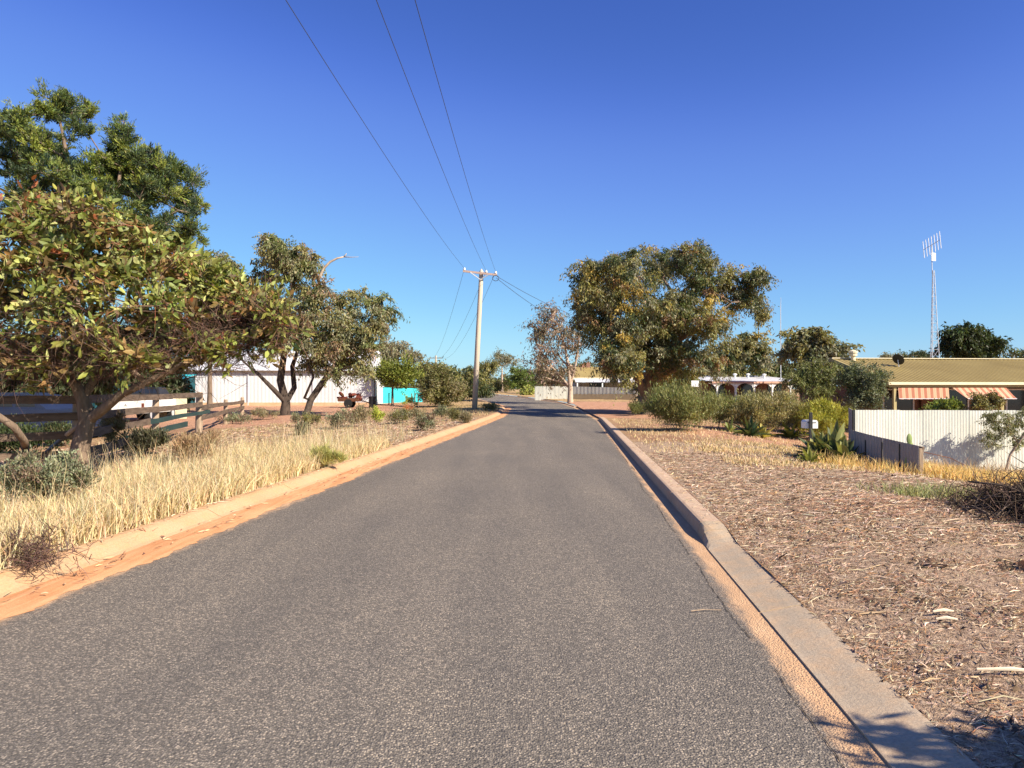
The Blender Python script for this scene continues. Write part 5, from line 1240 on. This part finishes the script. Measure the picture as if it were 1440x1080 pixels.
cc = np.array([[b.x+math.cos(t)*r_*1.9, b.y+math.sin(t)*r_*1.0, b.z+.34*(1-r_*r_)] for t, r_ in [(rnd.uniform(0, 6.28), rnd.uniform(0, 1)**.6) for _ in range(260)]])
twig_cloud('twigs', cc, 26, .26, .004, [(.05, .035, .028), (.10, .07, .05), (.17, .12, .085)], rt, .12, up=.1)  # twig colours darkened for the same shade
c = gp(1441, 803); m = MB(); m.tube([c+Vector((-.03, -.02, .04)), c+Vector((.32, .12, .05))], .05, 12)
tag(m.build('cut_log', weathered('cut_wood', (.34, .14, .06), (.5, .26, .12), 6)), 'short orange cut log lying in the mulch at the right edge', 'log')
for (px, py, L, a, lb) in ((1420, 952, .34, -.12, 'long pale stick lying in the near right mulch'), (1325, 868, .14, .05, 'short pale wood chip in the middle of the mulch'), (1330, 880, .13, -.1, 'second pale wood chip just below the short one')):
    c = gp(px, py); dv = Vector((math.cos(a), math.sin(a), 0))*L/2; m = MB(); m.tube([c-dv+Vector((0, 0, .03)), c+Vector((0, 0, .04)), c+dv+Vector((0, 0, .03))], [.007, .011, .006], 6); tag(m.build('stick', weathered('pale_stick', (.6, .5, .36), (.72, .62, .46), 6)), lb, 'stick')
# thin straw lying on the asphalt edge
c0 = gp(1035, 862); tag(MB().tube([Vector((1.28, 5.3, .012)), Vector((1.38, 5.33, .014)), Vector((1.50, 5.31, .016))], .004, 5).build('stick', M_POST), 'thin straw twig lying on the sand by the right gutter', 'stick')
# dark twig tangle where the near left grass meets the kerb
b = gp(28, 800); rt = root('dead_bush', 'small dark dead tangle of twigs at the kerb in the near left grass', 'shrub', b)
twig_cloud('twigs', np.array(b)+R.normal(0, .13, (30, 3))*np.array([1.6, 1, .5])+np.array([0, 0, .08]), 18, .2, .003, [(.08, .05, .04), (.16, .1, .08)], rt, .04)
# dark leafy spray on the sand (left gutter)
b = gp(188, 780); rt = root('leaf_cluster', 'small brown clump of fallen leaves in the left gutter sand', 'leaves', b)
twig_cloud('sprig', np.array([[b.x, b.y, ZR(b.y)+.03]])+R.normal(0, .05, (10, 3))*np.array([1.5, 1.5, .2]), 12, .12, .005, [(.14, .06, .04), (.25, .12, .07)], rt, .03)
b = gp(10, 846); b.z = ZR(b.y)
rt = root('dropping', 'tiny dark seed pod on the sand at the far left of the gutter', 'seed pod', (b.x, b.y, ZR(b.y)+.02)); lathe(MB(), (0, 0, -.01), [(0, 0), (.02, .005), (.03, .02), (.022, .04), (0, .05)], 9).build('pod', M_BARKDARK, rt, smooth=True)

# tree out of frame to the right whose shade falls on the near kerb
b = Vector((4.05, 1.5, g(4.05, 1.5))); rt = root('shrub', 'leafy shrub just outside the frame shading the near right kerb', 'shrub', b)
cl = np.array(b)+np.array([0, 0, 1.35])+unit(R.normal(size=(26, 3)))*R.uniform(.2, 1, (26, 1))*np.array([.62, .62, .55])
nodes, par, rad, pins = skeleton([[(tuple(b), .04), (tuple(b+Vector((0, 0, .7))), .035)]], cl, .006, .03, .4); wood_mesh(nodes, par, rad, pins).build('stems', M_BARK, rt, world=True)
V, Q, C = crown_leaves(cl, .24, 60, .12, .03, [OLIVE, MIDG], 'any'); np_obj('foliage', V, Q, M_LEAF, rt, col=C)

# ------------------------------------------------------------------ far treeline (one mass on the horizon)
cs = []
for x in np.arange(-700, 700, 9.0):
    d = 420+60*math.sin(x*.013)+R.uniform(-30, 30); hh = 5+3*math.sin(x*.031)+R.uniform(0, 3)
    for k in range(5): cs.append((x+R.uniform(-6, 6), d, 1.2+hh*R.uniform(.1, .9)))
cs = np.array(cs); V, Q, C = crown_leaves(cs, 4.0, 26, 2.4, 1.2, [(.09, .10, .05), (.12, .12, .06), (.07, .08, .04)], 'any')
tag(np_obj('treeline', V, Q, M_LEAF, col=C), 'far off low line of scrub trees along the horizon', 'trees', kind='stuff')

# ------------------------------------------------------------------ camera, sun, sky
cam = bpy.data.cameras.new('camera'); co = bpy.data.objects.new('camera', cam); COL.objects.link(co)
cam.sensor_width = 36; cam.lens = F/1440*36; cam.clip_start = .05; cam.clip_end = 6000
co.location = (0, 0, H); co.rotation_euler = (math.radians(90)+math.atan(7/F), 0, 0); scene.camera = co
AZ, EL = math.radians(54), math.radians(35)          # shadows fall to the left of straight ahead
sd = Vector((-math.sin(AZ)*math.cos(EL), math.cos(AZ)*math.cos(EL), -math.sin(EL)))
sun = bpy.data.lights.new('sun', 'SUN'); so = bpy.data.objects.new('sun', sun); COL.objects.link(so)
sun.energy = 4.8; sun.angle = math.radians(.5); sun.color = (1.0, .88, .72); so.rotation_euler = sd.to_track_quat('-Z', 'Y').to_euler()
w = bpy.data.worlds.new('World'); scene.world = w; w.use_nodes = True; nt = w.node_tree; nt.nodes.clear()
sky = nt.nodes.new('ShaderNodeTexSky'); sky.sky_type = 'NISHITA'; sky.sun_disc = False; sky.sun_elevation = EL; sky.sun_rotation = math.pi-AZ
sky.altitude = 100; sky.air_density = 1.0; sky.dust_density = .25; sky.ozone_density = 2.2
sc_ = nt.nodes.new('ShaderNodeVectorMath'); sc_.operation = 'SCALE'; sc_.inputs['Scale'].default_value = .1
crv = nt.nodes.new('ShaderNodeRGBCurve')               # grade of the clear dry-country sky: deep blue overhead, pale cyan low down
for ci, pts in enumerate((((0, 0), (.106, .061), (.165, .140), (.398, .305), (.593, .445), (1, .62)),
                          ((0, 0), (.182, .147), (.27, .285), (.582, .651), (.744, .807), (1, .9)),
                          ((0, 0), (.318, .527), (.445, .80), (.60, .93), (.72, .98), (1, 1)))):
    c = crv.mapping.curves[ci]; c.points[0].location = pts[0]; c.points[1].location = pts[-1]
    for p_ in pts[1:-1]: c.points.new(*p_)
crv.mapping.update()
hs = nt.nodes.new('ShaderNodeVectorMath'); hs.operation = 'SCALE'; hs.inputs['Scale'].default_value = 1/(.13*2**1.04)
bg = nt.nodes.new('ShaderNodeBackground'); bg.inputs['Strength'].default_value = .13; out = nt.nodes.new('ShaderNodeOutputWorld')
nt.links.new(sky.outputs[0], sc_.inputs[0]); nt.links.new(sc_.outputs[0], crv.inputs['Color']); nt.links.new(crv.outputs[0], hs.inputs[0]); nt.links.new(hs.outputs[0], bg.inputs[0]); nt.links.new(bg.outputs[0], out.inputs[0])
scene.view_settings.view_transform = 'Standard'; scene.view_settings.look = 'None'; scene.view_settings.exposure = 1.08; scene.view_settings.gamma = 1
scene.cycles.max_bounces = 6; scene.cycles.diffuse_bounces = 3; scene.cycles.transparent_max_bounces = 8
